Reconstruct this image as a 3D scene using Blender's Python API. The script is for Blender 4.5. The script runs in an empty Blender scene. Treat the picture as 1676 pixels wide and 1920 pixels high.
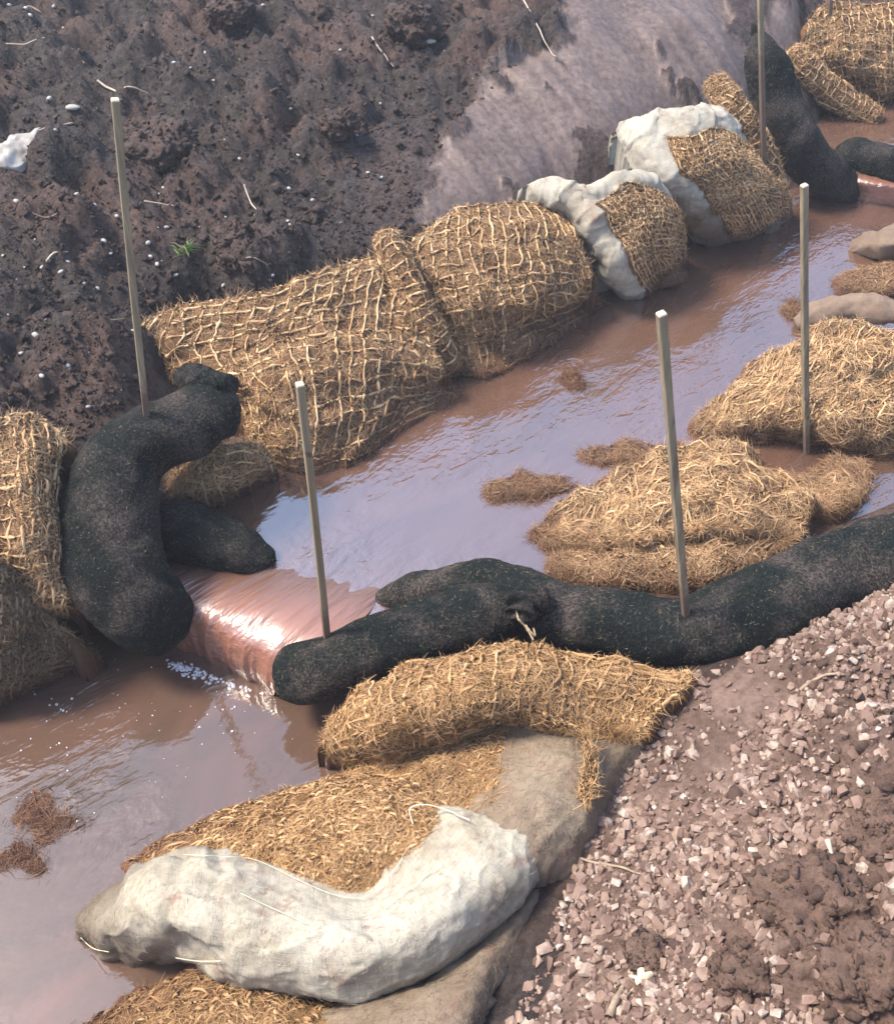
import bpy, bmesh, math, random
import numpy as np
from mathutils import Vector, Matrix

rng = np.random.default_rng(7)
random.seed(7)
scene = bpy.context.scene
col = scene.collection

# ------------------------------------------------------------------ camera
CAM_H = 2.6
PITCH = math.radians(44.0)
FPX, CX, CY = 2059.0, 838.0, 960.0          # focal length and centre in photo pixels
cam_d = bpy.data.cameras.new("camera")
cam = bpy.data.objects.new("camera", cam_d)
col.objects.link(cam)
cam.location = (0, 0, CAM_H)
cam.rotation_euler = (math.pi / 2 - PITCH, 0, 0)
cam_d.sensor_fit = 'VERTICAL'
cam_d.sensor_height = 24.0
cam_d.lens = 24.0 * FPX / 1920.0
cam_d.clip_start = 0.05
cam_d.clip_end = 500.0
scene.camera = cam

# ------------------------------------------------------------------ world, sun, exposure
SUN_EL = math.radians(56.0)
SUN_DIR = Vector((-0.97, 0.12, 0.0)).normalized() * math.cos(SUN_EL) + Vector((0, 0, math.sin(SUN_EL)))
world = bpy.data.worlds.new("World")
scene.world = world
world.use_nodes = True
wn = world.node_tree.nodes
wl = world.node_tree.links
wn.clear()
sky = wn.new("ShaderNodeTexSky")
sky.sky_type = 'NISHITA'
sky.sun_disc = False
sky.sun_elevation = SUN_EL
sky.sun_rotation = math.atan2(SUN_DIR.x, SUN_DIR.y)
sky.air_density = 1.0
sky.dust_density = 2.0
sky.ozone_density = 1.0
bg = wn.new("ShaderNodeBackground")
bg.inputs["Strength"].default_value = 0.15
wo = wn.new("ShaderNodeOutputWorld")
wl.new(sky.outputs[0], bg.inputs[0])
wl.new(bg.outputs[0], wo.inputs[0])
sun_d = bpy.data.lights.new("sun", 'SUN')
sun_d.energy = 2.4
sun_d.angle = math.radians(14.0)
sun_d.color = (1.0, 0.90, 0.76)
sun = bpy.data.objects.new("sun", sun_d)
col.objects.link(sun)
sun.rotation_euler = (-SUN_DIR).to_track_quat('-Z', 'Y').to_euler()
scene.view_settings.view_transform = 'Standard'
scene.view_settings.look = 'None'
scene.view_settings.exposure = 1.38
scene.view_settings.gamma = 1.0
scene.render.engine = 'CYCLES'
scene.cycles.max_bounces = 6
scene.cycles.diffuse_bounces = 3
scene.cycles.glossy_bounces = 3
scene.cycles.transparent_max_bounces = 4
scene.cycles.use_denoising = True

# ------------------------------------------------------------------ survey helper: photo pixel + level -> point of the place
CP, SP = math.cos(PITCH), math.sin(PITCH)
def P(px, py, z):
    x = (px - CX) / FPX
    y = -(py - CY) / FPX
    d = np.array([x, CP + y * SP, -SP + y * CP])
    t = (z - CAM_H) / d[2]
    return np.array([0, 0, CAM_H]) + t * d
def P_at_y(px, py, Y):
    x = (px - CX) / FPX
    y = -(py - CY) / FPX
    d = np.array([x, CP + y * SP, -SP + y * CP])
    return np.array([0, 0, CAM_H]) + Y / d[1] * d
def G(rows):
    return np.array([[P(*c) for c in r] for r in rows])

# ------------------------------------------------------------------ noise
_perm = np.random.default_rng(11).permutation(256)
_perm = np.concatenate([_perm, _perm, _perm])
_grad = np.random.default_rng(12).normal(size=(256, 3))
_grad /= np.linalg.norm(_grad, axis=1)[:, None]
def pn(p):
    p = np.asarray(p, float)
    i = np.floor(p).astype(int)
    f = p - i
    w = f * f * f * (f * (f * 6 - 15) + 10)
    i &= 255
    out = np.zeros(p.shape[:-1])
    for dx in (0, 1):
        wx = w[..., 0] if dx else 1 - w[..., 0]
        for dy in (0, 1):
            wy = w[..., 1] if dy else 1 - w[..., 1]
            for dz in (0, 1):
                wz = w[..., 2] if dz else 1 - w[..., 2]
                h = _perm[_perm[_perm[(i[..., 0] + dx) & 255] + ((i[..., 1] + dy) & 255)] + ((i[..., 2] + dz) & 255)]
                g = _grad[h]
                out += wx * wy * wz * (g[..., 0] * (f[..., 0] - dx) + g[..., 1] * (f[..., 1] - dy) + g[..., 2] * (f[..., 2] - dz))
    return out * 1.6
def fbm(p, octs=4, lac=2.1, gain=0.5):
    s = 0; a = 1.0; q = np.asarray(p, float)
    for k in range(octs):
        s = s + a * pn(q + 17.3 * k); a *= gain; q = q * lac
    return s
def n2(x, y, s, seed=0.0, octs=1):
    q = np.stack([x * s, y * s, np.full_like(x, seed)], -1)
    return fbm(q, octs) if octs > 1 else pn(q)
def domes(x, y, s, seed, lo=0.3, hi=0.75, keep=0.8):
    """rounded clods: highest of randomly sized domes scattered in cells"""
    u, v = x * s, y * s
    i0, j0 = np.floor(u).astype(int), np.floor(v).astype(int)
    h = np.zeros_like(u)
    for di in (-1, 0, 1):
        for dj in (-1, 0, 1):
            i, j = i0 + di, j0 + dj
            a = _perm[(_perm[(i + seed) & 255] + j) & 255]; b = _perm[(a + 91) & 255]; c = _perm[(b + 37) & 255]; e = _perm[(c + 11) & 255]
            r = lo + (hi - lo) * (c / 255.0) ** 2
            d2 = ((u - i - a / 255.0) ** 2 + (v - j - b / 255.0) ** 2) / (r * r)
            h = np.maximum(h, np.where(e / 255.0 < keep, r * np.clip(1 - d2, 0, 1) ** 0.8, 0))
    return h
def sstep(a, b, x):
    t = np.clip((x - a) / (b - a), 0, 1)
    return t * t * (3 - 2 * t)

# ------------------------------------------------------------------ object helpers
def link_mesh(name, V, F, mat, parent=None, smooth=True, attrs=None, colors=None, uv=None):
    """V (n,3); F (m,3|4) int array or list of arrays; point float attributes; point colours."""
    me = bpy.data.meshes.new(name)
    V = np.asarray(V, np.float32)
    Fs = F if isinstance(F, list) else [F]
    Fs = [np.asarray(f, np.int32) for f in Fs if len(f)]
    me.vertices.add(len(V))
    me.vertices.foreach_set("co", V.ravel())
    nl = sum(f.size for f in Fs); npoly = sum(len(f) for f in Fs)
    me.loops.add(nl); me.polygons.add(npoly)
    me.loops.foreach_set("vertex_index", np.concatenate([f.ravel() for f in Fs]))
    starts = []; o = 0
    for f in Fs:
        starts.append(o + np.arange(len(f)) * f.shape[1]); o += f.size
    me.polygons.foreach_set("loop_start", np.concatenate(starts).astype(np.int32))
    me.update(calc_edges=True)
    me.polygons.foreach_set("use_smooth", np.full(npoly, smooth, bool))
    for k, a in (attrs or {}).items():
        at = me.attributes.new(k, 'FLOAT', 'POINT')
        at.data.foreach_set("value", np.asarray(a, np.float32).ravel())
    if colors is not None:
        at = me.attributes.new("soil", 'FLOAT_COLOR', 'POINT')
        c4 = np.concatenate([colors, np.ones((len(colors), 1))], 1)
        at.data.foreach_set("color", c4.astype(np.float32).ravel())
    if uv is not None:
        l = me.uv_layers.new(name="UVMap")
        vi = np.concatenate([f.ravel() for f in Fs])
        l.data.foreach_set("uv", np.asarray(uv, np.float32)[vi].ravel())
    me.materials.append(mat)
    me.validate()
    ob = bpy.data.objects.new(name, me)
    col.objects.link(ob)
    if parent is not None:
        ob.parent = parent
        ob.matrix_parent_inverse = Matrix.Translation(-Vector(parent.location))
    return ob
def thing(name, label, cat, loc, group=None):
    o = bpy.data.objects.new(name, None)
    o.empty_display_size = 0.1
    col.objects.link(o)
    o.location = Vector([float(v) for v in loc])
    return tag(o, label, cat, group)
def tag(o, label, cat, group=None):
    o["label"] = label; o["category"] = cat
    if group: o["group"] = group
    return o
def kind(o, k):
    o["kind"] = k
    return o
def grid_faces(nr, nc, wrap=False, off=0):
    r = np.arange(nr - 1)[:, None]
    c = np.arange(nc if wrap else nc - 1)[None, :]
    c2 = (c + 1) % nc
    a = r * nc + c; b = r * nc + c2; d = (r + 1) * nc + c; e = (r + 1) * nc + c2
    return np.stack([a, b, e, d], -1).reshape(-1, 4) + off

# ------------------------------------------------------------------ materials
def mat_new(name):
    m = bpy.data.materials.new(name); m.use_nodes = True
    nt = m.node_tree
    b = nt.nodes["Principled BSDF"]
    return m, nt, b
class NT:
    def __init__(s, nt): s.nt = nt; s.tc = None
    def n(s, t, **kw):
        x = s.nt.nodes.new(t)
        for k, v in kw.items(): setattr(x, k, v)
        return x
    def l(s, a, b): s.nt.links.new(a, b)
    def coord(s, which="Object"):
        if s.tc is None: s.tc = s.n("ShaderNodeTexCoord")
        return s.tc.outputs[which]
    def noise(s, scale, detail=4, rough=0.55, vec=None, dist=0.0):
        x = s.n("ShaderNodeTexNoise")
        x.inputs["Scale"].default_value = scale; x.inputs["Detail"].default_value = detail
        x.inputs["Roughness"].default_value = rough; x.inputs["Distortion"].default_value = dist
        s.l(vec if vec is not None else s.coord(), x.inputs["Vector"])
        return x.outputs["Fac"]
    def ramp(s, fac, stops):
        r = s.n("ShaderNodeValToRGB")
        e = r.color_ramp.elements
        while len(e) < len(stops): e.new(0.5)
        for k, (p, c) in enumerate(stops):
            e[k].position = p
            e[k].color = (c, c, c, 1) if isinstance(c, (int, float)) else (*c, 1)
        s.l(fac, r.inputs[0])
        return r.outputs[0]
    def mix(s, fac, a, b, mode='MIX'):
        m = s.n("ShaderNodeMix", data_type='RGBA', blend_type=mode)
        for sock, v in ((m.inputs[0], fac), (m.inputs[6], a), (m.inputs[7], b)):
            if hasattr(v, "node"): s.l(v, sock)
            elif isinstance(v, (int, float)): sock.default_value = v
            else: sock.default_value = (*v, 1)
        return m.outputs[2]
    def math(s, op, a, b=0.0):
        m = s.n("ShaderNodeMath", operation=op)
        for sock, v in ((m.inputs[0], a), (m.inputs[1], b)):
            if hasattr(v, "node"): s.l(v, sock)
            else: sock.default_value = v
        return m.outputs[0]
    def attr(s, name):
        a = s.n("ShaderNodeAttribute"); a.attribute_name = name
        return a
    def bump(s, h, strength, dist, prev=None):
        b = s.n("ShaderNodeBump")
        b.inputs["Strength"].default_value = strength; b.inputs["Distance"].default_value = dist
        s.l(h, b.inputs["Height"])
        if prev is not None: s.l(prev, b.inputs["Normal"])
        return b.outputs[0]

def make_soil():
    m, nt, b = mat_new("soil"); N = NT(nt)
    base = N.attr("soil").outputs["Color"]
    wet = N.attr("wet").outputs["Fac"]
    f = N.noise(38, 6, 0.65)
    g = N.noise(7, 5, 0.6)
    c = N.mix(N.ramp(f, [(0.3, 0.0), (0.75, 1.0)]), N.mix(0.62, base, (0.0, 0.0, 0.0)), N.mix(0.22, base, (0.55, 0.45, 0.42)))
    c = N.mix(0.8, base, c)
    c = N.mix(N.ramp(g, [(0.42, 0.0), (0.66, 0.42)]), c, N.mix(0.5, base, (0.05, 0.032, 0.03)))
    N.l(c, b.inputs["Base Color"])
    r = N.math('SUBTRACT', 0.76, N.math('MULTIPLY', wet, 0.42))
    N.l(r, b.inputs["Roughness"])
    b.inputs["Specular IOR Level"].default_value = 0.3
    rough = N.attr("rough").outputs["Fac"]
    h1 = N.noise(70, 8, 0.72)
    h2 = N.noise(24, 6, 0.65)
    bp = N.n("ShaderNodeBump"); bp.inputs["Distance"].default_value = 0.035
    N.l(N.math('MULTIPLY', rough, 0.9), bp.inputs["Strength"]); N.l(h2, bp.inputs["Height"])
    bp2 = N.n("ShaderNodeBump"); bp2.inputs["Distance"].default_value = 0.02
    N.l(N.math('ADD', N.math('MULTIPLY', rough, 0.7), 0.18), bp2.inputs["Strength"]); N.l(h1, bp2.inputs["Height"])
    N.l(bp.outputs[0], bp2.inputs["Normal"])
    N.l(bp2.outputs[0], b.inputs["Normal"])
    return m
def make_clod(name, dark, light, rough=0.8):
    m, nt, b = mat_new(name); N = NT(nt)
    f = N.noise(30, 6, 0.65)
    r = N.attr("rnd").outputs["Fac"]
    c = N.mix(N.ramp(f, [(0.3, 0.0), (0.72, 1.0)]), dark, light)
    c = N.mix(N.math('MULTIPLY', r, 0.6), c, tuple(0.5 * v for v in dark))
    N.l(c, b.inputs["Base Color"])
    b.inputs["Roughness"].default_value = rough
    N.l(N.bump(N.noise(95, 8, 0.75), 0.9, 0.014, N.bump(N.noise(30, 6, 0.7), 0.8, 0.02)), b.inputs["Normal"])
    return m
def make_coir(name, stops, wet_z=None, rough=0.9, noise_s=14):
    """stops: dark, mid, light albedo of the fibres; browner, silt-soaked towards the waterline wet_z"""
    m, nt, b = mat_new(name); N = NT(nt)
    r = N.attr("rnd").outputs["Fac"]
    f = N.noise(noise_s, 5, 0.6)
    v = N.math('ADD', N.math('MULTIPLY', f, 0.75), N.math('MULTIPLY', r, 0.5))
    c = N.ramp(v, [(0.28, stops[0]), (0.58, stops[1]), (0.95, stops[2])])
    big = N.noise(3.1, 3, 0.5)
    c = N.mix(N.ramp(big, [(0.45, 0.0), (0.72, 0.5)]), c, N.mix(0.6, c, (0.13, 0.085, 0.06)))
    if wet_z is not None:
        geo = N.n("ShaderNodeNewGeometry")
        sx = N.n("ShaderNodeSeparateXYZ"); N.l(geo.outputs["Position"], sx.inputs[0])
        zz = N.math('ADD', sx.outputs[2], N.math('MULTIPLY', N.noise(9, 3), 0.10))
        k = N.n("ShaderNodeMapRange"); k.inputs[1].default_value = wet_z + 0.06; k.inputs[2].default_value = wet_z + 0.17
        k.inputs[3].default_value = 1.0; k.inputs[4].default_value = 0.0
        N.l(zz, k.inputs[0])
        c = N.mix(N.math('MULTIPLY', k.outputs[0], 0.75), c, (0.12, 0.055, 0.035))
        rr = N.n("ShaderNodeMapRange"); rr.inputs[3].default_value = rough; rr.inputs[4].default_value = 0.5
        N.l(k.outputs[0], rr.inputs[0]); N.l(rr.outputs[0], b.inputs["Roughness"])
    else:
        b.inputs["Roughness"].default_value = rough
    N.l(c, b.inputs["Base Color"])
    b.inputs["Specular IOR Level"].default_value = 0.25
    h = N.noise(160, 5, 0.7)
    N.l(N.bump(h, 0.6, 0.004), b.inputs["Normal"])
    return m
def make_hessian(name, cols, dirt=0.4, wet=None):
    m, nt, b = mat_new(name); N = NT(nt)
    uv = N.coord("UV")
    def slub(sx, sy):
        mp = N.n("ShaderNodeMapping"); mp.inputs["Scale"].default_value = (sx, sy, 1.0)
        N.l(uv, mp.inputs["Vector"])
        return N.noise(1.0, 3, 0.55, vec=mp.outputs[0])
    wv = N.math('MULTIPLY', N.math('ADD', slub(330, 26), slub(26, 330)), 0.5)
    st = N.noise(5.5, 6, 0.62)
    fine = N.noise(48, 5, 0.6)
    c = N.ramp(N.math('ADD', N.math('MULTIPLY', st, 0.7), N.math('MULTIPLY', fine, 0.3)), [(0.3, cols[0]), (0.5, cols[1]), (0.72, cols[2])])
    c = N.mix(N.ramp(wv, [(0.38, 0.0), (0.6, 0.5)]), c, N.mix(0.6, c, (0.10, 0.08, 0.05)))
    spot = N.noise(13, 5, 0.7, dist=0.6)
    c = N.mix(N.ramp(spot, [(0.55, 0.0), (0.70, dirt)]), c, (0.20, 0.105, 0.085))
    geo = N.n("ShaderNodeNewGeometry")
    sx = N.n("ShaderNodeSeparateXYZ"); N.l(geo.outputs["Position"], sx.inputs[0])
    if wet is not None:
        zz = N.math('ADD', sx.outputs[2], N.math('MULTIPLY', N.noise(7, 4), 0.2))
        k = N.n("ShaderNodeMapRange"); k.inputs[1].default_value = wet[0]; k.inputs[2].default_value = wet[1]
        k.inputs[3].default_value = 1.0; k.inputs[4].default_value = 0.0
        N.l(zz, k.inputs[0])
        c = N.mix(N.math('MULTIPLY', k.outputs[0], 0.86), c, (0.115, 0.085, 0.06))
    N.l(c, b.inputs["Base Color"])
    b.inputs["Roughness"].default_value = 0.88
    b.inputs["Specular IOR Level"].default_value = 0.25
    N.l(N.bump(wv, 0.5, 0.004, N.bump(N.noise(26, 5, 0.6), 0.4, 0.008)), b.inputs["Normal"])
    return m
def make_sock():
    m, nt, b = mat_new("black_mesh_fabric"); N = NT(nt)
    dust = N.noise(4.2, 6, 0.68, dist=0.4)
    grain = N.noise(130, 4, 0.75)
    c = N.ramp(grain, [(0.35, (0.004, 0.006, 0.006)), (0.55, (0.011, 0.0155, 0.0145)), (0.75, (0.055, 0.06, 0.05))])
    c = N.mix(N.ramp(dust, [(0.45, 0.0), (0.66, 0.8)]), c, N.mix(N.ramp(grain, [(0.4, 0.0), (0.65, 1.0)]), (0.022, 0.019, 0.018), (0.17, 0.132, 0.115)))
    vo = N.n("ShaderNodeTexVoronoi"); vo.inputs["Scale"].default_value = 75; vo.inputs["Randomness"].default_value = 1.0
    N.l(N.coord(), vo.inputs["Vector"])
    sp = N.ramp(vo.outputs["Distance"], [(0.10, 1.0), (0.2, 0.0)])
    pick = N.n("ShaderNodeSeparateColor"); N.l(vo.outputs["Color"], pick.inputs[0])
    sp = N.math('MULTIPLY', sp, N.ramp(pick.outputs[0], [(0.72, 0.0), (0.82, 1.0)]))
    c = N.mix(N.math('MULTIPLY', sp, 0.75), c, (0.17, 0.15, 0.09))
    N.l(c, b.inputs["Base Color"])
    b.inputs["Roughness"].default_value = 0.8
    b.inputs["Specular IOR Level"].default_value = 0.15
    N.l(N.bump(N.noise(150, 4, 0.7), 0.9, 0.010, N.bump(N.noise(40, 4, 0.6), 0.45, 0.008)), b.inputs["Normal"])
    return m
def make_water(name, deep, silt, flow_deg, ripple=0.5, rough=0.05, stretch=0.28, scale=9.0, tint=None, ior=3.3):
    m, nt, b = mat_new(name); N = NT(nt)
    mp = N.n("ShaderNodeMapping")
    mp.vector_type = 'TEXTURE'
    mp.inputs["Rotation"].default_value = (0, 0, math.radians(flow_deg))
    mp.inputs["Scale"].default_value = (1.0 / stretch, 1.0, 1.0)
    N.l(N.coord(), mp.inputs["Vector"])
    v = mp.outputs[0]
    cl = N.noise(2.6, 5, 0.6, vec=v, dist=0.8)
    c = N.ramp(cl, [(0.3, deep), (0.7, silt)])
    N.l(c, b.inputs["Base Color"])
    b.inputs["Roughness"].default_value = rough
    b.inputs["IOR"].default_value = ior
    if tint is not None:
        c = N.mix(N.attr("rnd").outputs["Fac"], c, tint)
        N.l(c, b.inputs["Base Color"])
    b.inputs["Specular IOR Level"].default_value = 0.5
    h1 = N.noise(scale, 4, 0.55, vec=v, dist=0.5)
    h2 = N.noise(scale * 3.3, 3, 0.5, vec=v, dist=0.4)
    h3 = N.noise(1.6, 2, 0.5)
    amt = N.ramp(h3, [(0.38, 0.12), (0.62, 1.0)])
    bp = N.n("ShaderNodeBump"); bp.inputs["Distance"].default_value = 0.03
    N.l(N.math('MULTIPLY', amt, ripple), bp.inputs["Strength"]); N.l(h1, bp.inputs["Height"])
    bp2 = N.n("ShaderNodeBump"); bp2.inputs["Distance"].default_value = 0.01
    N.l(N.math('MULTIPLY', amt, ripple), bp2.inputs["Strength"]); N.l(h2, bp2.inputs["Height"])
    N.l(bp.outputs[0], bp2.inputs["Normal"]); N.l(bp2.outputs[0], b.inputs["Normal"])
    return m
def make_simple(name, c0, c1, scale=20, rough=0.7, bump=0.4, dist=0.004, rnd=0.0):
    m, nt, b = mat_new(name); N = NT(nt)
    f = N.noise(scale, 5, 0.6)
    c = N.mix(N.ramp(f, [(0.32, 0.0), (0.68, 1.0)]), c0, c1)
    if rnd:
        c = N.mix(N.math('MULTIPLY', N.attr("rnd").outputs["Fac"], rnd), c, tuple(0.35 * v for v in c0))
    N.l(c, b.inputs["Base Color"])
    b.inputs["Roughness"].default_value = rough
    if bump: N.l(N.bump(N.noise(scale * 3, 5, 0.65), bump, dist), b.inputs["Normal"])
    return m
def make_wood():
    m, nt, b = mat_new("weathered_timber"); N = NT(nt)
    mp = N.n("ShaderNodeMapping"); mp.inputs["Scale"].default_value = (60, 60, 2.2)
    N.l(N.coord(), mp.inputs["Vector"])
    f = N.noise(1.0, 5, 0.6, vec=mp.outputs[0])
    g = N.noise(6, 4, 0.6)
    c = N.ramp(f, [(0.3, (0.15, 0.115, 0.075)), (0.55, (0.27, 0.215, 0.135)), (0.75, (0.42, 0.345, 0.22))])
    c = N.mix(N.ramp(g, [(0.5, 0.0), (0.75, 0.55)]), c, (0.17, 0.14, 0.11))
    kn_ = N.noise(17, 2, 0.5)
    c = N.mix(N.ramp(kn_, [(0.68, 0.0), (0.74, 0.8)]), c, (0.07, 0.045, 0.03))
    sp_ = N.math('ADD', N.attr('rnd').outputs['Fac'], N.math('MULTIPLY', N.noise(42, 4, 0.7), 0.5))
    c = N.mix(N.ramp(sp_, [(0.72, 0.0), (0.95, 0.8)]), c, (0.13, 0.08, 0.06))
    N.l(c, b.inputs["Base Color"]); b.inputs["Roughness"].default_value = 0.75
    N.l(N.bump(f, 0.6, 0.003), b.inputs["Normal"])
    return m
def make_gravel():
    m, nt, b = mat_new("gravel_chippings"); N = NT(nt)
    r = N.attr("rnd").outputs["Fac"]
    c = N.ramp(r, [(0.0, (0.135, 0.082, 0.060)), (0.35, (0.22, 0.143, 0.106)), (0.65, (0.31, 0.22, 0.168)), (0.92, (0.39, 0.31, 0.25)), (1.0, (0.50, 0.43, 0.36))])
    mud = N.noise(36, 5, 0.65)
    c = N.mix(N.ramp(mud, [(0.42, 0.0), (0.62, 0.8)]), c, (0.17, 0.10, 0.078))
    N.l(c, b.inputs["Base Color"]); b.inputs["Roughness"].default_value = 0.7
    N.l(N.bump(N.noise(120, 5, 0.6), 0.35, 0.003), b.inputs["Normal"])
    return m

M_SOIL = make_soil()
M_CLOD = make_clod("dark_clod", (0.026, 0.017, 0.014), (0.14, 0.08, 0.058), 0.5)
M_CLOD_BROWN = make_clod("brown_clod", (0.12, 0.067, 0.047), (0.27, 0.168, 0.12))
M_COIR_FILL = make_coir("coir_filling", [(0.086, 0.045, 0.023), (0.203, 0.114, 0.057), (0.335, 0.199, 0.105)], wet_z=0.0)
M_COIR_YARN = make_coir("coir_yarn", [(0.346, 0.205, 0.098), (0.600, 0.377, 0.192), (0.740, 0.540, 0.311)], wet_z=0.0)
M_COIR_FIBRE = make_coir("coir_fibre", [(0.265, 0.151, 0.070), (0.542, 0.335, 0.171), (0.740, 0.528, 0.302)], wet_z=0.0)
M_MAT_FILL = make_coir("coir_mat_filling", [(0.091, 0.044, 0.018), (0.199, 0.106, 0.046), (0.308, 0.173, 0.078)], wet_z=-0.2)
M_MAT_YARN = make_coir("coir_mat_yarn", [(0.309, 0.173, 0.074), (0.515, 0.312, 0.148), (0.680, 0.452, 0.247)], wet_z=-0.2)
M_MAT_FIBRE = make_coir("coir_mat_fibre", [(0.247, 0.134, 0.054), (0.474, 0.284, 0.128), (0.680, 0.452, 0.247)], wet_z=-0.2)
M_LOW_FILL = make_coir('shaded_mat_filling', [(0.07, 0.045, 0.026), (0.13, 0.085, 0.05), (0.20, 0.135, 0.08)], wet_z=-0.2)  # darker copies of the mat coir: shade at the left edge put into the colour
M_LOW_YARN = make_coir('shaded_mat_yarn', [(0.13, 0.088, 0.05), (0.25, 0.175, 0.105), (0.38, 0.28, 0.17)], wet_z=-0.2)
M_WET_FIBRE = make_coir("wet_coir_fibre", [(0.07, 0.035, 0.022), (0.17, 0.085, 0.055), (0.33, 0.20, 0.12)])
M_HESS_WHITE = make_hessian("cream_hessian", [(0.27, 0.225, 0.16), (0.43, 0.395, 0.315), (0.52, 0.495, 0.425)], 0.7, wet=(-0.05, 0.15))
M_HESS_BANK = make_hessian("pale_hessian", [(0.30, 0.25, 0.18), (0.42, 0.385, 0.31), (0.51, 0.485, 0.42)], 0.6, wet=(0.0, 0.17))
M_HESS_SOAK = make_hessian("soaked_hessian", [(0.29, 0.24, 0.18), (0.41, 0.38, 0.31), (0.50, 0.48, 0.42)], 0.6, wet=(0.25, 0.5))
M_HESS_GREY = make_hessian("muddy_hessian", [(0.15, 0.105, 0.07), (0.23, 0.175, 0.125), (0.30, 0.25, 0.18)], 0.6)
M_HESS_MUD = make_hessian("silted_hessian", [(0.15, 0.105, 0.078), (0.22, 0.16, 0.12), (0.28, 0.21, 0.16)], 0.6)
M_SOCK = make_sock()
M_TIMBER = make_wood()
M_TIMBER_END = make_simple("cut_timber", (0.50, 0.42, 0.28), (0.62, 0.55, 0.40), 40, 0.8)
M_WATER_UP = make_water("muddy_water", (0.095, 0.055, 0.038), (0.16, 0.085, 0.06), 42, 0.5, stretch=0.5, scale=11)
M_WATER_LOW = make_water("muddy_water_low", (0.075, 0.054, 0.038), (0.15, 0.082, 0.058), 38, 0.45, stretch=0.45, ior=2.0)
M_WEIR = make_water("spilling_water", (0.095, 0.055, 0.038), (0.16, 0.085, 0.06), 45, 0.6, rough=0.3, stretch=0.14, scale=22, tint=(0.28, 0.12, 0.075), ior=2.0)
M_FOAM = make_simple("foam", (0.62, 0.60, 0.62), (0.82, 0.82, 0.86), 60, 0.5, 0.6, 0.004)
M_GRAVEL = make_gravel()
M_PEBBLE = make_simple("white_pebble", (0.28, 0.26, 0.235), (0.52, 0.51, 0.49), 45, 0.65, 0.3, 0.003)
M_TWIG = make_simple("dry_twig", (0.18, 0.125, 0.085), (0.40, 0.31, 0.22), 30, 0.8)
M_TWIG_PALE = make_simple("bleached_root", (0.38, 0.30, 0.22), (0.58, 0.50, 0.40), 30, 0.8)
M_CORD = make_simple("tan_cord", (0.30, 0.22, 0.13), (0.46, 0.36, 0.23), 80, 0.85)
M_GRASS = make_simple("grass_blade", (0.05, 0.13, 0.02), (0.16, 0.26, 0.05), 25, 0.6, 0)
M_STRAW = make_simple("dead_grass", (0.26, 0.21, 0.10), (0.42, 0.35, 0.18), 25, 0.7, 0)
M_LEAF = make_simple("dry_leaf", (0.50, 0.42, 0.25), (0.66, 0.60, 0.42), 30, 0.7)
M_PLASTIC = make_simple("torn_sheet", (0.22, 0.19, 0.15), (0.46, 0.44, 0.41), 14, 0.55)
M_THREAD = make_simple("pale_thread", (0.55, 0.49, 0.36), (0.72, 0.67, 0.54), 60, 0.9, 0)

# ------------------------------------------------------------------ ground: surveyed levels, thin-plate surface
N0 = 2.59
def bank_level(px, py, slope, z0=0.42, n1=0.55):
    """level at which a sight line meets the bank: a slope rising away from the stream's left water line"""
    x = (px - CX) / FPX; y = -(py - CY) / FPX
    d = np.array([x, CP + y * SP, -SP + y * CP]); k = -0.62 * d[0] + 0.78 * d[1]
    t = (CAM_H - z0 + slope * (N0 + n1)) / (slope * k - d[2])
    return (px, py, CAM_H + t * d[2])
BANK_PX = [(-300, 0, .24), (0, 0, .24), (300, 0, .24), (600, 0, .25), (850, 0, .33), (1060, 0, .46), (600, -150, .25), (100, -150, .24), (1000, -150, .38), (1300, -150, .42),
    (-300, 200, .24), (0, 200, .24), (300, 200, .24), (600, 200, .26), (800, 150, .36), (-300, 420, .24), (0, 400, .24), (250, 400, .24), (500, 400, .24), (680, 400, .25), (730, 300, .30),
    (-300, 640, .24), (0, 600, .24), (200, 600, .24), (480, 510, .2), (100, 740, .24), (-200, 800, .24), (620, 470, .2), (220, 720, .2),
    (900, 220, .46), (1030, 100, .50), (960, 300, .45), (1100, 220, .52), (1000, 350, .4), (850, 390, .35), (1150, 280, .5), (1200, 100, .52), (1300, 150, .48),
    (1260, 10, .50), (1400, 0, .42), (1380, 90, .42), (1480, -20, .36), (1500, 40, .33)]
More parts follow.
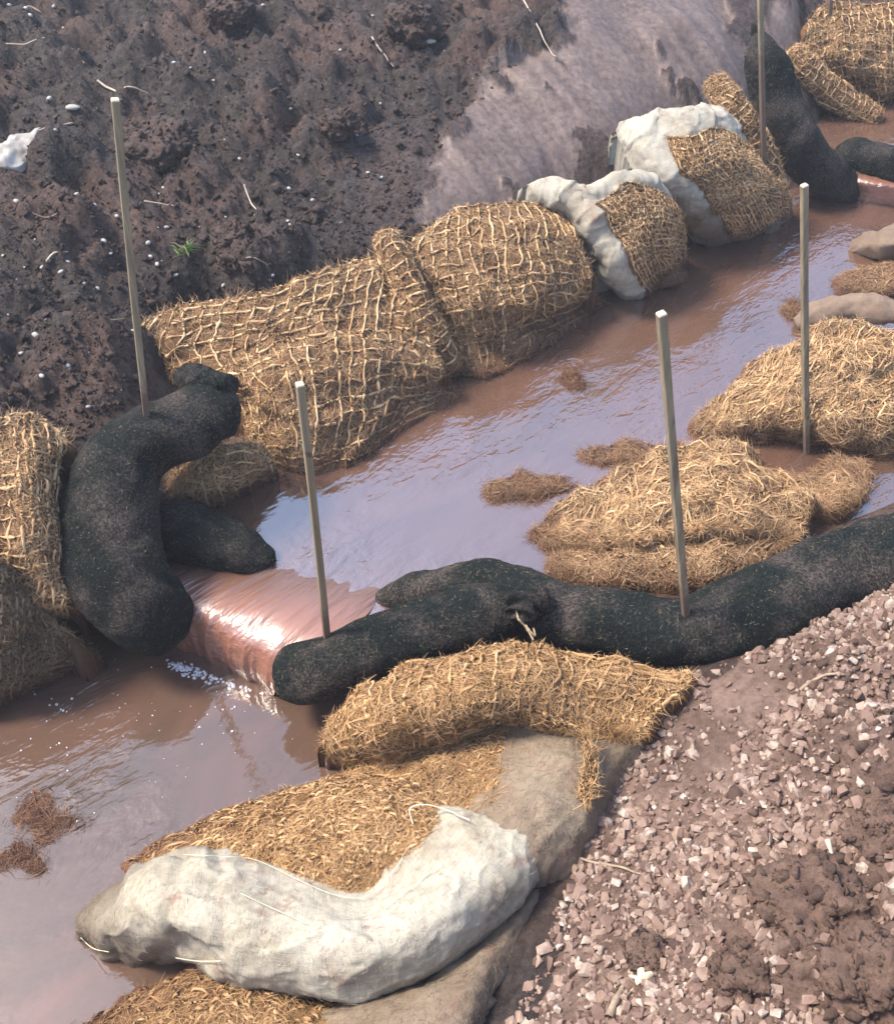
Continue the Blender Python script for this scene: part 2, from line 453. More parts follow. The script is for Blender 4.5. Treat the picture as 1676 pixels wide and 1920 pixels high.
LEVELS_PX = [bank_level(*b) for b in BANK_PX] + [
    (1600, -60, 0.4), (1750, -100, 0.4), (1900, -60, 0.45),
    # bank toe under the bags
    (400, 640, 0.18), (600, 620, 0.18), (1090, 560, -0.13), (1040, 610, -0.13), (960, 670, -0.13), (1100, 500, 0.0), (480, 850, -0.1), (640, 890, -0.12), (860, 740, -0.12), (880, 560, 0.15), (1150, 580, -0.12), (1150, 440, 0.1),
    (1300, 300, 0.2), (1460, 440, -0.12), (1400, 350, 0.05), (1440, 220, 0.25), (1560, 360, -0.05), (1520, 150, 0.2),
    # bed of the upper pool
    (700, 950, -0.15), (1000, 800, -0.22), (1200, 650, -0.22), (1450, 530, -0.22), (1600, 430, -0.2), (900, 1020, -0.15), (500, 1000, -0.12),
    (1100, 960, -0.1), (1300, 900, -0.1), (1500, 850, -0.12), (1500, 720, -0.1), (1650, 900, -0.1), (1650, 650, -0.05), (1650, 480, -0.08),
    (1650, 260, -0.05), (1620, 150, 0.0), (1750, 250, -0.05), (1900, 300, 0.1), (1850, 500, 0.1), (1850, 700, 0.1), (1850, 900, 0.15),
    # weir sill and lower pool
    (420, 1120, -0.06), (560, 1170, -0.06), (300, 1100, -0.05), (420, 1260, -0.35), (300, 1350, -0.36), (100, 1500, -0.36), (300, 1500, -0.36), (520, 1420, -0.33), (0, 1750, -0.36),
    (150, 1850, -0.33), (-200, 1500, -0.3), (-200, 1900, -0.3), (60, 1350, -0.36), (150, 1240, -.33), (110, 1290, -.38), (200, 1265, -.38), (20, 1290, -.2), (-120, 1250, -0.05), (0, 1100, 0.08), (-250, 1050, 0.35), (100, 1000, 0.15), (200, 1000, 0.06), (200, 1150, -0.12),
    # under the near bags
    (650, 1230, -0.15), (900, 1180, -0.02), (1200, 1210, 0.03), (1500, 1130, 0.1), (800, 1330, -0.02), (1000, 1300, 0.05), (750, 1480, -0.12), (950, 1480, 0.0),
    (450, 1600, -0.25), (650, 1650, -0.1), (500, 1750, -0.2), (350, 1750, -0.28), (750, 1800, -0.05), (250, 1930, -0.3), (500, 1930, -0.15), (700, 1950, -0.05),
    # gravelled bank where the photographer stands
    (1300, 1270, 0.15), (1240, 1330, 0.14), (1170, 1460, 0.10), (1080, 1620, 0.08), (980, 1760, 0.07), (900, 1900, 0.07), (870, 2050, 0.1),
    (1400, 1250, 0.2), (1676, 1150, 0.36), (1450, 1450, 0.27), (1676, 1450, 0.42), (1676, 1920, 0.47), (1300, 1650, 0.24), (1100, 1850, 0.2), (1400, 1850, 0.36), (1850, 1400, 0.5), (1200, 2100, 0.4),
    (1500, 1230, 0.24), (1850, 1080, 0.42), (1850, 1900, 0.6), (950, 2200, 0.35),
]
LV = np.array([P(*c) for c in LEVELS_PX] + [
    [0.3, -0.2, 0.9], [1.2, -0.2, 1.0], [-0.6, 0.0, 0.5], [-1.8, 0.3, 0.2], [2.4, 1.0, 0.75], [2.6, 2.2, 0.55],
    [-3.2, 2.2, .95], [-3.2, 4.5, 1.35], [-1.5, 7.5, 1.6], [0.5, 8.0, 1.5], [2.0, 9.0, 1.1], [3.6, 8.0, 0.6], [3.8, 5.0, 0.5], [3.5, 3.5, 0.5]])
def tps_fit(Q):
    n = len(Q)
    d = np.hypot(Q[:, None, 0] - Q[None, :, 0], Q[:, None, 1] - Q[None, :, 1])
    K = np.where(d > 0, d * d * np.log(d + 1e-12), 0.0) + 0.006 * np.eye(n)
    A = np.zeros((n + 3, n + 3))
    A[:n, :n] = K; A[:n, n] = 1; A[:n, n + 1:] = Q[:, :2]
    A[n, :n] = 1; A[n + 1:, :n] = Q[:, :2].T
    return np.linalg.solve(A, np.concatenate([Q[:, 2], np.zeros(3)]))
TW = tps_fit(LV)
def base_z(x, y):
    sh = np.shape(x)
    x = np.ravel(x).astype(float); y = np.ravel(y).astype(float)
    z = np.full(len(x), TW[len(LV)]) + TW[len(LV) + 1] * x + TW[len(LV) + 2] * y
    for k in range(len(LV)):
        d2 = (x - LV[k, 0]) ** 2 + (y - LV[k, 1]) ** 2
        z += TW[k] * 0.5 * d2 * np.log(d2 + 1e-12)
    far = sstep(3.2, 6.5, np.hypot(x - 0.2, y - 3.2))
    return ((1 - far) * z + far * 1.15).reshape(sh)
def in_poly(x, y, poly):
    ins = np.zeros(np.shape(x), bool)
    n = len(poly)
    for a in range(n):
        x0, y0 = poly[a][:2]; x1, y1 = poly[(a + 1) % n][:2]
        c = ((y0 > y) != (y1 > y)) & (x < (x1 - x0) * (y - y0) / (y1 - y0 + 1e-12) + x0)
        ins ^= c
    return ins
CUT = [P(*bank_level(*c)) for c in [(770, 425, .3), (800, 330, .36), (850, 225, .44), (960, 120, .49), (1040, 60, .49), (1085, -60, .48), (1480, -60, .4), (1540, 60, .33)]] + [P(*c) for c in [(1480, 160, .3), (1380, 260, .2), (1150, 420, .1), (950, 500, .15)]]
SOFT = [P(*bank_level(*c)) for c in [(800, 330, .36), (850, 225, .44), (760, 200, .36), (640, 280, .27), (560, 480, .22), (760, 440, .25)]]
NEAR = [(-0.3, -1.5), (0.12, 0.9), (0.3, 1.3), (0.56, 1.85), (1.0, 2.0), (2.6, 2.9), (3.5, 1.0), (2.0, -1.5)]
FLOWN = np.array([0.62, -0.78])        # downhill line of the bucket scrapes on the cut face
def ground(x, y):
    """height, soil colour, wetness, roughness"""
    z = base_z(x, y)
    wx = x + 0.10 * n2(x, y, 3.0, 1.0, 3); wy = y + 0.10 * n2(x, y, 3.0, 5.0, 3)
    cut = sum(in_poly(wx + a, wy + b, CUT).astype(float) for a, b in ((.02, .01), (-.02, .015), (.012, -.02), (-.01, -.015), (0, 0))) / 5
    soft = in_poly(wx, wy, SOFT).astype(float)
    near = in_poly(wx, wy, NEAR).astype(float)
    # lumps of loose soil stuck on the scraped face
    lump = (n2(x, y, 3.0, 9.0, 4) > 0.42).astype(float) * cut
    cut2 = cut * (1 - lump)
    bank = (1 - cut) * (1 - near) * sstep(0.25, 0.45, 0.78 * y - 0.62 * x - 2.59)
    b1 = np.abs(n2(x, y, 3.4, 2.0, 2)); b2 = np.abs(n2(x, y, 8.5, 3.0, 2)); b3 = np.abs(n2(x, y, 21, 4.0, 2)); b4 = n2(x, y, 52, 6.0, 2)
    qx = x + 0.03 * n2(x, y, 11, 81.0, 3); qy = y + 0.03 * n2(x, y, 11, 85.0, 3)
    patchy = sstep(-0.3, 0.35, n2(x, y, 2.1, 90.0, 2))
    rough_h = 0.15 * (b1 - 0.25) + 0.05 * n2(x, y, 5, 2.5, 3) + patchy * (0.05 * domes(qx, qy, 5.0, 3, keep=.4) + 0.045 * domes(qx, qy, 11.0, 17, keep=.6)) + (0.4 + 0.6 * patchy) * 0.034 * domes(qx, qy, 24.0, 29, keep=.8) + 0.016 * domes(qx, qy, 48.0, 41, keep=.8) + 0.010 * n2(x, y, 30, 6.0, 3)
    amp = 1 - 0.6 * soft
    z = z + bank * rough_h * amp
    s_al = x * FLOWN[0] + y * FLOWN[1]; s_ac = x * FLOWN[1] - y * FLOWN[0]
    scr = pn(np.stack([s_al * 1.3, s_ac * 17, np.full_like(x, 3.0)], -1)) + 0.6 * pn(np.stack([s_al * 2.2, s_ac * 46, np.full_like(x, 8.0)], -1))
    z = z + cut2 * (0.010 * scr + 0.03 * n2(x, y, 2.5, 7.0, 2) + 0.0035 * n2(x, y, 24, 2.0, 3)) + lump * (0.008 + 0.02 * np.abs(n2(x, y, 14, 3.3, 3)) + 0.012 * b3)
    clod = np.clip(n2(x, y, 2.6, 31.0, 3), -0.3, 1) * sstep(0.55, 0.95, x + 0.25 * (1.6 - y))
    z = z + near * (0.012 * n2(x, y, 6, 1.5, 3) + 0.007 * b3 + 0.11 * np.clip(clod, 0, 1) + np.clip(clod * 3 + .15, 0, 1) * (0.06 * domes(x + 0.02 * b4, y + 0.02 * b3, 9.0, 5, keep=.6) + 0.03 * domes(x + 0.02 * b4, y + 0.02 * b3, 22.0, 9) + 0.012 * n2(x, y, 34, 12.0, 3)))
    # colours of the soils
    c = np.empty(x.shape + (3,))
    m = n2(x, y, 2.3, 40.0, 4)
    dk = np.array([0.030, 0.021, 0.017]); br = np.array([0.105, 0.055, 0.038])
    t = sstep(-0.25, 0.45, m)[..., None]
    c[:] = dk * (1 - t) + br * t
    pale = np.array([0.225, 0.163, 0.135]); pale2 = np.array([0.15, 0.106, 0.088])
    t = sstep(-0.4, 0.4, scr + 0.8 * m)[..., None]
    c = c * (1 - cut2[..., None]) + (pale2 * (1 - t) + pale * t) * cut2[..., None]
    c = c * (1 - lump[..., None]) + np.array([0.07, 0.046, 0.041]) * lump[..., None]
    c = np.where((soft * (cut < .3))[..., None] > 0, c * 0.4 + np.array([0.036, 0.030, 0.030]) * 0.6, c)
    t = sstep(-0.35, 0.4, n2(x, y, 3.5, 50.0, 4))[..., None]
    nearc = np.array([0.18, 0.104, 0.072]) * (1 - t) + np.array([0.30, 0.190, 0.138]) * t
    c = np.where(near[..., None] > 0, nearc, c)
    wetb = sstep(0.06, -0.02, z)[..., None]
    c = c * (1 - wetb) + np.array([0.14, 0.07, 0.045]) * wetb
    wet = 0.25 + 0.75 * sstep(0.0, 0.3, n2(x, y, 1.7, 60.0, 3)) * (1 - near * 0.5) + 0.6 * cut2
    rough = 1 - 0.9 * cut2 - 0.25 * near
    return z, c, np.clip(wet, 0, 1), rough

def build_ground():
    NT_, NR = 640, 640
    th = np.radians(np.linspace(-47, 47, NT_))
    dep = np.radians(np.linspace(82, 13.5, NR))
    r = CAM_H / np.tan(dep)
    R, T = np.meshgrid(r, th, indexing='ij')
    X, Y = R * np.sin(T), R * np.cos(T)
    Z, C, W, RO = ground(X, Y)
    V = [np.stack([X, Y, Z], -1).reshape(-1, 3)]; F = [grid_faces(NR, NT_)]
    Cs = [C.reshape(-1, 3)]; Ws = [W.ravel()]; Rs = [RO.ravel()]
    # flip so that faces look up
    F[0] = F[0][:, ::-1]
    # the rest of the site, coarser, out to the horizon
    off = len(V[0])
    th2 = np.radians(np.linspace(47, 313, 90)); r2 = np.concatenate([np.linspace(0.0, 6, 40), np.geomspace(6.5, 120, 26)])
    th3 = np.radians(np.linspace(-47, 47, 60)); r3 = np.concatenate([[r[0] * 0.0], [r[0]]]) ; r4 = np.geomspace(r[-1], 120, 26)
    for rr, tt in ((r2, th2), (r3, th3), (r4, th3)):
        R, T = np.meshgrid(rr, tt, indexing='ij')
        X, Y = R * np.sin(T), R * np.cos(T)
        Z, C, W, RO = ground(X, Y)
        V.append(np.stack([X, Y, Z], -1).reshape(-1, 3)); Cs.append(C.reshape(-1, 3)); Ws.append(W.ravel()); Rs.append(RO.ravel())
        F.append(grid_faces(len(rr), len(tt), off=off)[:, ::-1]); off += R.size
    o = link_mesh("ground", np.concatenate(V), np.concatenate(F), M_SOIL, colors=np.concatenate(Cs), attrs={"wet": np.concatenate(Ws), "rough": np.concatenate(Rs)})
    return kind(o, "structure")
build_ground()

# ------------------------------------------------------------------ water
def sheet(name, pts, z, mat):
    V = np.array([[p[0], p[1], z] for p in pts])
    me = bpy.data.meshes.new(name)
    me.from_pydata([tuple(v) for v in V], [], [list(range(len(V)))])
    me.materials.append(mat)
    o = bpy.data.objects.new(name, me); col.objects.link(o)
    if me.polygons[0].normal.z < 0: me.flip_normals()
    return kind(o, "structure")
Z_LOW, Z_FAR = -0.2, 0.12
sheet("water_upper_pool", [P(*c, 0) for c in [(150, 1090), (330, 1110), (470, 1135), (600, 1180), (700, 1165), (940, 1110), (1060, 1150), (1260, 1180), (1450, 1130), (1700, 1030), (2050, 850), (2000, 500), (1900, 340), (1700, 330), (1560, 330), (1440, 330), (1100, 440), (700, 650), (350, 800), (150, 950)]], 0.0, M_WATER_UP)
sheet("water_lower_pool", [(-2.6, 0.2), (0.12, 0.6), (0.05, 1.6), (0.1, 2.1), (-0.35, 2.36), (-0.9, 2.5), (-1.6, 2.6), (-2.6, 2.4)], Z_LOW, M_WATER_LOW)
sheet("water_far_pool", [P(*c, Z_FAR) for c in [(1400, 150), (1480, 250), (1560, 320), (1640, 330), (1800, 340), (2100, 340), (2100, -20), (1700, -60), (1500, 20)]], Z_FAR, M_WATER_UP)

# ------------------------------------------------------------------ surface patches and rolls
def cr_basis(n_out, n_ctrl):
    B = np.zeros((n_out, n_ctrl))
    t = np.linspace(0, n_ctrl - 1, n_out)
    for k, tt in enumerate(t):
        i = min(int(tt), n_ctrl - 2); f = tt - i
        w = [-.5 * f + f * f - .5 * f ** 3, 1 - 2.5 * f * f + 1.5 * f ** 3, .5 * f + 2 * f * f - 1.5 * f ** 3, -.5 * f * f + .5 * f ** 3]
        for j in range(4):
            B[k, min(max(i - 1 + j, 0), n_ctrl - 1)] += w[j]
    return B
def normals(S, wrap=False):
    if wrap:
        E = np.concatenate([S[:, -1:], S, S[:, :1]], 1)
        du = (E[:, 2:] - E[:, :-2])
    else:
        du = np.gradient(S, axis=1)
    dv = np.gradient(S, axis=0)
    n = np.cross(du, dv)
    return n / (np.linalg.norm(n, axis=-1, keepdims=True) + 1e-9)
class Surf:
    """sampled surface: S (nv,nu,3) points, N normals; wrap=True is a tube closed along u"""
    def __init__(s, S, wrap=False):
        s.wrap = wrap
        N = normals(S, wrap)
        if not wrap and N[..., 2].mean() < 0:
            S = S[:, ::-1]; N = normals(S)
        s.S, s.N = S, N
        s.len_u = np.linalg.norm(np.diff(S, axis=1), axis=-1).sum(1).mean() * (S.shape[1] / (S.shape[1] - 1) if wrap else 1)
        s.len_v = np.linalg.norm(np.diff(S, axis=0), axis=-1).sum(0).mean()
    def displace(s, d):
        s.S = s.S + s.N * d[..., None]
        s.N = normals(s.S, s.wrap)
    def at(s, u, v):
        nv, nu = s.S.shape[:2]
        v = np.clip(v, 0, 1) * (nv - 1)
        if s.wrap: u = (u % 1.0) * nu
        else: u = np.clip(u, 0, 1) * (nu - 1)
        i = np.minimum(v.astype(int), nv - 2); fv = (v - i)[..., None]
        if s.wrap: j = u.astype(int) % nu; j2 = (j + 1) % nu
        else: j = np.minimum(u.astype(int), nu - 2); j2 = j + 1
        fu = (u - np.floor(u))[..., None] if s.wrap else (u - j)[..., None]
        def bl(A): return (A[i, j] * (1 - fu) + A[i, j2] * fu) * (1 - fv) + (A[i + 1, j] * (1 - fu) + A[i + 1, j2] * fu) * fv
        n = bl(s.N); n /= np.linalg.norm(n, axis=-1, keepdims=True) + 1e-9
        return bl(s.S), n
def patch_surf(rows, step=0.012, lumps=0.012, lump_s=9, fine=0.003, seed=0.0):
    g = G(rows) if not isinstance(rows, np.ndarray) else rows
    lu = np.linalg.norm(np.diff(g, axis=1), axis=-1).sum(1).max(); lv = np.linalg.norm(np.diff(g, axis=0), axis=-1).sum(0).max()
    nu = max(8, int(lu / step)); nv = max(8, int(lv / step))
    S = np.einsum('ai,ijk,bj->abk', cr_basis(nv, g.shape[0]), g, cr_basis(nu, g.shape[1]))
    s = Surf(S)
    q = s.S + seed
    s.displace(lumps * fbm(q * lump_s, 3) + fine * fbm(q * 45, 2))
    return s
def add_skirt(S, N, out=0.03, drop=0.22):
    def ext(A, axis):
        A = np.moveaxis(A, axis, 0)
        def side(e, i):
            d = e - i; d[..., 2] = 0
            d /= np.linalg.norm(d, axis=-1, keepdims=True) + 1e-9
            r1 = e + d * out * 0.7 + np.array([0, 0, -out * 0.6]); r2 = r1 + d * out * 0.2 + np.array([0, 0, -out * 1.5]); r3 = r2 + np.array([0, 0, -drop])
            return r1, r2, r3
        a1, a2, a3 = side(A[0].copy(), A[2]); b1, b2, b3 = side(A[-1].copy(), A[-3])
        A = np.concatenate([a3[None], a2[None], a1[None], A, b1[None], b2[None], b3[None]], 0)
        return np.moveaxis(A, 0, axis)
    return ext(ext(S, 0), 1)
def surf_mesh(name, s, mat, parent, skirt=True, drop=0.22, out=0.03, closed_ends=True, rnd=None):
    if s.wrap:
        S = s.S
        nv, nu = S.shape[:2]
        V = S.reshape(-1, 3); F = grid_faces(nv, nu, wrap=True)
        caps = []
        V = np.concatenate([V, S[0].mean(0)[None], S[-1].mean(0)[None]])
        k = np.arange(nu); k2 = (k + 1) % nu
        caps = np.concatenate([np.stack([np.full(nu, nv * nu), k2, k], -1), np.stack([np.full(nu, nv * nu + 1), (nv - 1) * nu + k, (nv - 1) * nu + k2], -1)])
        uu = np.tile(np.linspace(0, s.len_u, nu), (nv, 1)); vv = np.tile(np.linspace(0, s.len_v, nv)[:, None], (1, nu))
        uv = np.concatenate([np.stack([uu, vv], -1).reshape(-1, 2), [[0, 0], [0, 0]]])
        return link_mesh(name, V, [F, caps], mat, parent, uv=uv, attrs={"rnd": np.zeros(len(V))})
    S = add_skirt(s.S, s.N, out, drop) if skirt else s.S
    nv, nu = S.shape[:2]
    uu = np.tile(np.linspace(0, s.len_u, nu), (nv, 1)); vv = np.tile(np.linspace(0, s.len_v, nv)[:, None], (1, nu))
    return link_mesh(name, S.reshape(-1, 3), grid_faces(nv, nu), mat, parent, uv=np.stack([uu, vv], -1).reshape(-1, 2), attrs={"rnd": np.zeros(nv * nu)})
def frames(T, seed_dir=np.array([0.13, 0.29, 0.95])):
    a = np.cross(T, seed_dir); a /= np.linalg.norm(a, axis=-1, keepdims=True) + 1e-9
    b = np.cross(T, a)
    return a, b
def tubes(paths, radii, k=5, twist=0.0, ell=1.0, rnd=None):
    """paths (n,m,3), radii (n,m) -> verts, quads, rnd attribute; n open tubes at once"""
    n, m = paths.shape[:2]
    T = np.gradient(paths, axis=1); T /= np.linalg.norm(T, axis=-1, keepdims=True) + 1e-9
    a, b = frames(T)
    ph = np.arange(k) / k * 2 * np.pi
    seg = np.linalg.norm(np.diff(paths, axis=1), axis=-1); s = np.concatenate([np.zeros((n, 1)), np.cumsum(seg, 1)], 1)
    tw = twist * s
    ca = np.cos(ph)[None, None] * ell; sa = np.sin(ph)[None, None] / ell
    ct, st = np.cos(tw)[..., None], np.sin(tw)[..., None]
    x = ca * ct - sa * st; y = ca * st + sa * ct
    V = paths[:, :, None] + radii[:, :, None, None] * (x[..., None] * a[:, :, None] + y[..., None] * b[:, :, None])
    f1 = grid_faces(m, k, wrap=True)
    F = (f1[None] + (np.arange(n) * m * k)[:, None, None]).reshape(-1, 4)
    r = rng.random(n) if rnd is None else rnd
    return V.reshape(-1, 3), F, np.repeat(r, m * k)
def merge(parts):
    V, F, R = [], [], []; o = 0
    for v, f, r in parts:
        V.append(v); F.append(f + o); R.append(r); o += len(v)
    return np.concatenate(V), np.concatenate(F), np.concatenate(R)
def net(s, cell_u, cell_v, yarn=0.0032, shear=0.0, wob=0.22, lift=0.004, ranges=(0, 1, 0, 1), seed=0.0, miss=0.0):
    """knotted yarn net stretched over a surface"""
    parts = []; fuzz_p, fuzz_d, fuzz_n = [], [], []
    u0, u1, v0, v1 = ranges
    nu = max(2, int(round(s.len_u * (u1 - u0) / cell_u))); nv = max(2, int(round(s.len_v * (v1 - v0) / cell_v)))
    mu = max(12, int(s.len_u * (u1 - u0) / 0.011)); mv = max(12, int(s.len_v * (v1 - v0) / 0.011))
    # warped lattice shared by both yarn directions, so that the knots coincide
    def warp(a, b):
        du = wob / nu * fbm(np.stack([a * nu * 0.55, b * nv * 0.55, np.full_like(a, seed)], -1), 2) * 1.5
        dv = wob / nv * fbm(np.stack([a * nu * 0.55, b * nv * 0.55, np.full_like(a, seed + 9)], -1), 2) * 1.5
        return u0 + (u1 - u0) * (a + du + shear * (b - 0.5)), v0 + (v1 - v0) * (b + dv)
    for lines, m, along in ((nu + 1 + int(abs(shear) * nu * 2), mv, 1), (nv + 1, mu, 0)):
        t = np.linspace(0, 1, m)
        k0 = np.arange(lines)
        if along: a0 = k0 / nu - (abs(shear) if shear else 0) * 1.0; A, B = np.meshgrid(a0, t, indexing='ij')
        else: B, A = np.meshgrid(k0 / nv, t, indexing='ij')
        U, Vv = warp(A, B)
        pts, nn = s.at(np.clip(U, u0, u1), np.clip(Vv, v0, v1))
        inside = (U > u0 - 0.004) & (U < u1 + 0.004)
        j = fbm(pts * 55 + seed, 2)
        knot = np.abs(np.sin(np.pi * (B * nv if along else A * nu)))
        lf = lift + 0.0022 * j + (0.0025 if along else 0.001)
        pts = pts + nn * lf[..., None] + 0.0022 * np.stack([pn(pts * 70 + 3), pn(pts * 70 + 11), pn(pts * 70 + 23)], -1)
        rad = yarn * (0.8 + 0.55 * (1 - knot) ** 3 + 0.35 * pn(pts * 60 + 5))
        for q in range(lines):
            w = inside[q]
            if w.sum() < 6: continue
            idx = np.where(w)[0]; p = pts[q, idx[0]:idx[-1] + 1]; rr = rad[q, idx[0]:idx[-1] + 1].clip(yarn * 0.4)
            if miss and rng.random() < miss:
                h = int(len(p) * rng.uniform(.3, .7)); p, rr = p[:h], rr[:h]
                if len(p) < 6: continue
            parts.append(tubes(p[None], rr[None], 4, twist=330, ell=1.35))
            fuzz_p.append(p[:-1]); fuzz_d.append(np.diff(p, axis=0)); fuzz_n.append(nn[q, idx[0]:idx[-1] + 1][:len(p) - 1])
    p, d, n = (np.concatenate(a) for a in (fuzz_p, fuzz_d, fuzz_n))
    k = rng.integers(0, len(p), int(len(p) * 1.15))
    p, d, n = p[k] + rng.normal(0, yarn * .5, (len(k), 3)), d[k], n[k]
    d = d / (np.linalg.norm(d, axis=1)[:, None] + 1e-9) * rng.choice([-1, 1], (len(k), 1)) + rng.normal(0, .45, (len(k), 3)) + n * rng.uniform(-.1, .5, (len(k), 1))
    d /= np.linalg.norm(d, axis=1)[:, None]
    L = rng.uniform(.010, .026, (len(k), 1)); b = rng.normal(0, .25, (len(k), 3))
    pts = np.stack([p, p + d * L * .5, p + (d + b) * L], 1)
    w = np.cross(d, n + rng.normal(0, .5, n.shape)); w /= np.linalg.norm(w, axis=1)[:, None] + 1e-9
    w = w[:, None] * np.array([1, .8, .3])[None, :, None] * 0.0007
    V = np.stack([pts - w, pts + w], 2).reshape(-1, 3)
    F = (grid_faces(3, 2)[None] + (np.arange(len(k)) * 6)[:, None, None]).reshape(-1, 4)
    parts.append((V, F, np.repeat(rng.random(len(k)), 6)))
    return merge(parts)
def fibres(s, n, length=(0.018, 0.048), width=0.0011, lift=0.28, ranges=(0, 1, 0, 1), base=0.003, align=None, curl=0.9, seg=3):
    """loose fibres standing off a surface: thin bent ribbons"""
    u = rng.uniform(ranges[0], ranges[1], n); v = rng.uniform(ranges[2], ranges[3], n)
    p, nn = s.at(u, v)
    d = rng.normal(size=(n, 3))
    if align is not None: d = d * 0.6 + np.asarray(align)
    d -= nn * (d * nn).sum(-1, keepdims=True)
    d /= np.linalg.norm(d, axis=-1, keepdims=True) + 1e-9
    side = np.cross(nn, d)
    L = rng.uniform(*length, n)[:, None]
    lf = np.abs(rng.normal(0, lift, n))[:, None]; cu = rng.normal(0, curl, n)[:, None]
    pts = []
    for k in range(seg + 1):
        t = k / seg
        pts.append(p + nn * (base + L * lf * (t * 1.0 - 0.55 * t * t)) + d * L * t + side * L * cu * t * t * 0.6)
    pts = np.stack(pts, 1)
    wv = (side * rng.uniform(0.4, 1, n)[:, None] + nn * rng.uniform(-.9, .9, n)[:, None])
    wv /= np.linalg.norm(wv, axis=-1, keepdims=True)
    w = width * rng.uniform(0.6, 1.3, n)[:, None, None] * np.array([1.0] * seg + [0.35])[None, :, None] * 0.5
    V = np.stack([pts - wv[:, None] * w, pts + wv[:, None] * w], 2)
    f1 = grid_faces(seg + 1, 2)
    F = (f1[None] + (np.arange(n) * (seg + 1) * 2)[:, None, None]).reshape(-1, 4)
    return V.reshape(-1, 3), F, np.repeat(rng.random(n), (seg + 1) * 2)
def floats(s, cell_u, cell_v, rad=0.0042, arch=0.009, length=1.25, ang=0.5, ranges=(0, 1, 0, 1), drop=0.08, lift=0.0):
    """plump weave floats of a coir mat: short arched yarn pieces in rows"""
    u0, u1, v0, v1 = ranges
    nu = max(2, int(s.len_u * (u1 - u0) / cell_u)); nv = max(2, int(s.len_v * (v1 - v0) / cell_v))
    a, b = np.meshgrid(np.arange(nu), np.arange(nv), indexing='ij')
    a = (a + 0.5 * (b % 2) + rng.normal(0, .22, a.shape)).ravel(); b = (b + 0.5 + rng.normal(0, .2, b.shape)).ravel()
    keep = rng.random(a.size) > drop; a, b = a[keep], b[keep]; n = len(a)
    th = ang * np.where(rng.random(n) < 0.5, 1, -1) + rng.normal(0, .35, n)
    m = 6; t = np.linspace(-.5, .5, m)[None]
    L = length * rng.uniform(.7, 1.25, n)[:, None]
    du = np.cos(th)[:, None] * t * L; dv = np.sin(th)[:, None] * t * L * cell_u / cell_v
    dv = dv + 0.25 * rng.normal(0, 1, n)[:, None] * t * t
    U = u0 + (u1 - u0) * (a[:, None] + du) / nu; Vv = v0 + (v1 - v0) * (b[:, None] + dv) / nv
    pts, nn = s.at(np.clip(U, u0, u1), np.clip(Vv, v0, v1))
    pts = pts + nn * (lift + arch * rng.uniform(.5, 1.3, n)[:, None] * (1 - (2 * t) ** 2) - 0.001)[..., None]
    R = rad * rng.uniform(.65, 1.25, n)[:, None] * (1 - 0.65 * (2 * t) ** 4)
    return tubes(pts, R, 4, twist=300, ell=1.25)
def add(name, geo, mat, parent, stuff=False):
    o = link_mesh(name, geo[0], geo[1], mat, parent, attrs={"rnd": geo[2]})
    if stuff: kind(o, "stuff")
    return o
def roll_surf(path, step=0.012, seg=36, squash=0.88, lumps=0.008, lump_s=8, fine=0.0015, seed=0.0, caps=True, pinch=(), wrinkle=0.0):
    """path: (px, py, z, r) control points of the centre line"""
    c = np.array([P(*p[:3]) for p in path]); r = np.array([p[3] for p in path])
    L = np.linalg.norm(np.diff(c, axis=0), axis=1).sum()
    nv = max(10, int(L / step))
    B = cr_basis(nv, len(c))
    C = B @ c; Rr = np.clip(B @ r, 0.004, None)
    if caps:
        s = np.linspace(0, L, nv)
        for e, rr in ((s, r[0]), (L - s, r[-1])):
            q = np.clip(e / max(rr * 0.9, 0.02), 0, 1)
            Rr = Rr * np.sqrt(np.clip(1 - (1 - q) ** 2, 0.0, 1)) .clip(0.06)
    T = np.gradient(C, axis=0); T /= np.linalg.norm(T, axis=1)[:, None]
    a = np.cross(T, [0, 0, 1.0]); a /= np.linalg.norm(a, axis=1)[:, None] + 1e-9
    b = np.cross(a, T)
    ph = -np.arange(seg) / seg * 2 * np.pi
    S = C[:, None] + Rr[:, None, None] * (np.cos(ph)[None, :, None] * a[:, None] + squash * np.sin(ph)[None, :, None] * b[:, None])
    s = Surf(S, wrap=True)
    # normals outwards
    out = s.S - C[:, None]
    if (s.N * out).sum() < 0:
        s.S = s.S[:, ::-1]; s.N = normals(s.S, True)
        out = s.S - C[:, None]
    q = s.S + seed
    d = lumps * fbm(q * lump_s, 3) + fine * fbm(q * 50, 2)
    if wrinkle:
        sv = np.linspace(0, L, nv)[:, None] * np.ones((1, seg))
        d = d + wrinkle * np.abs(pn(np.stack([sv * 13, np.cos(ph)[None] * 1.2 + 0 * sv, np.sin(ph)[None] * 1.2 + 0 * sv], -1) + seed))
    for (ppx, ppy, pz, rad, depth) in pinch:
        dd = np.linalg.norm(s.S - P(ppx, ppy, pz), axis=-1)
        d = d - depth * np.exp(-(dd / rad) ** 2)
    fade = np.clip(Rr / (Rr.max() * 0.6), 0, 1)[:, None]
    s.displace(d * fade)
    return s

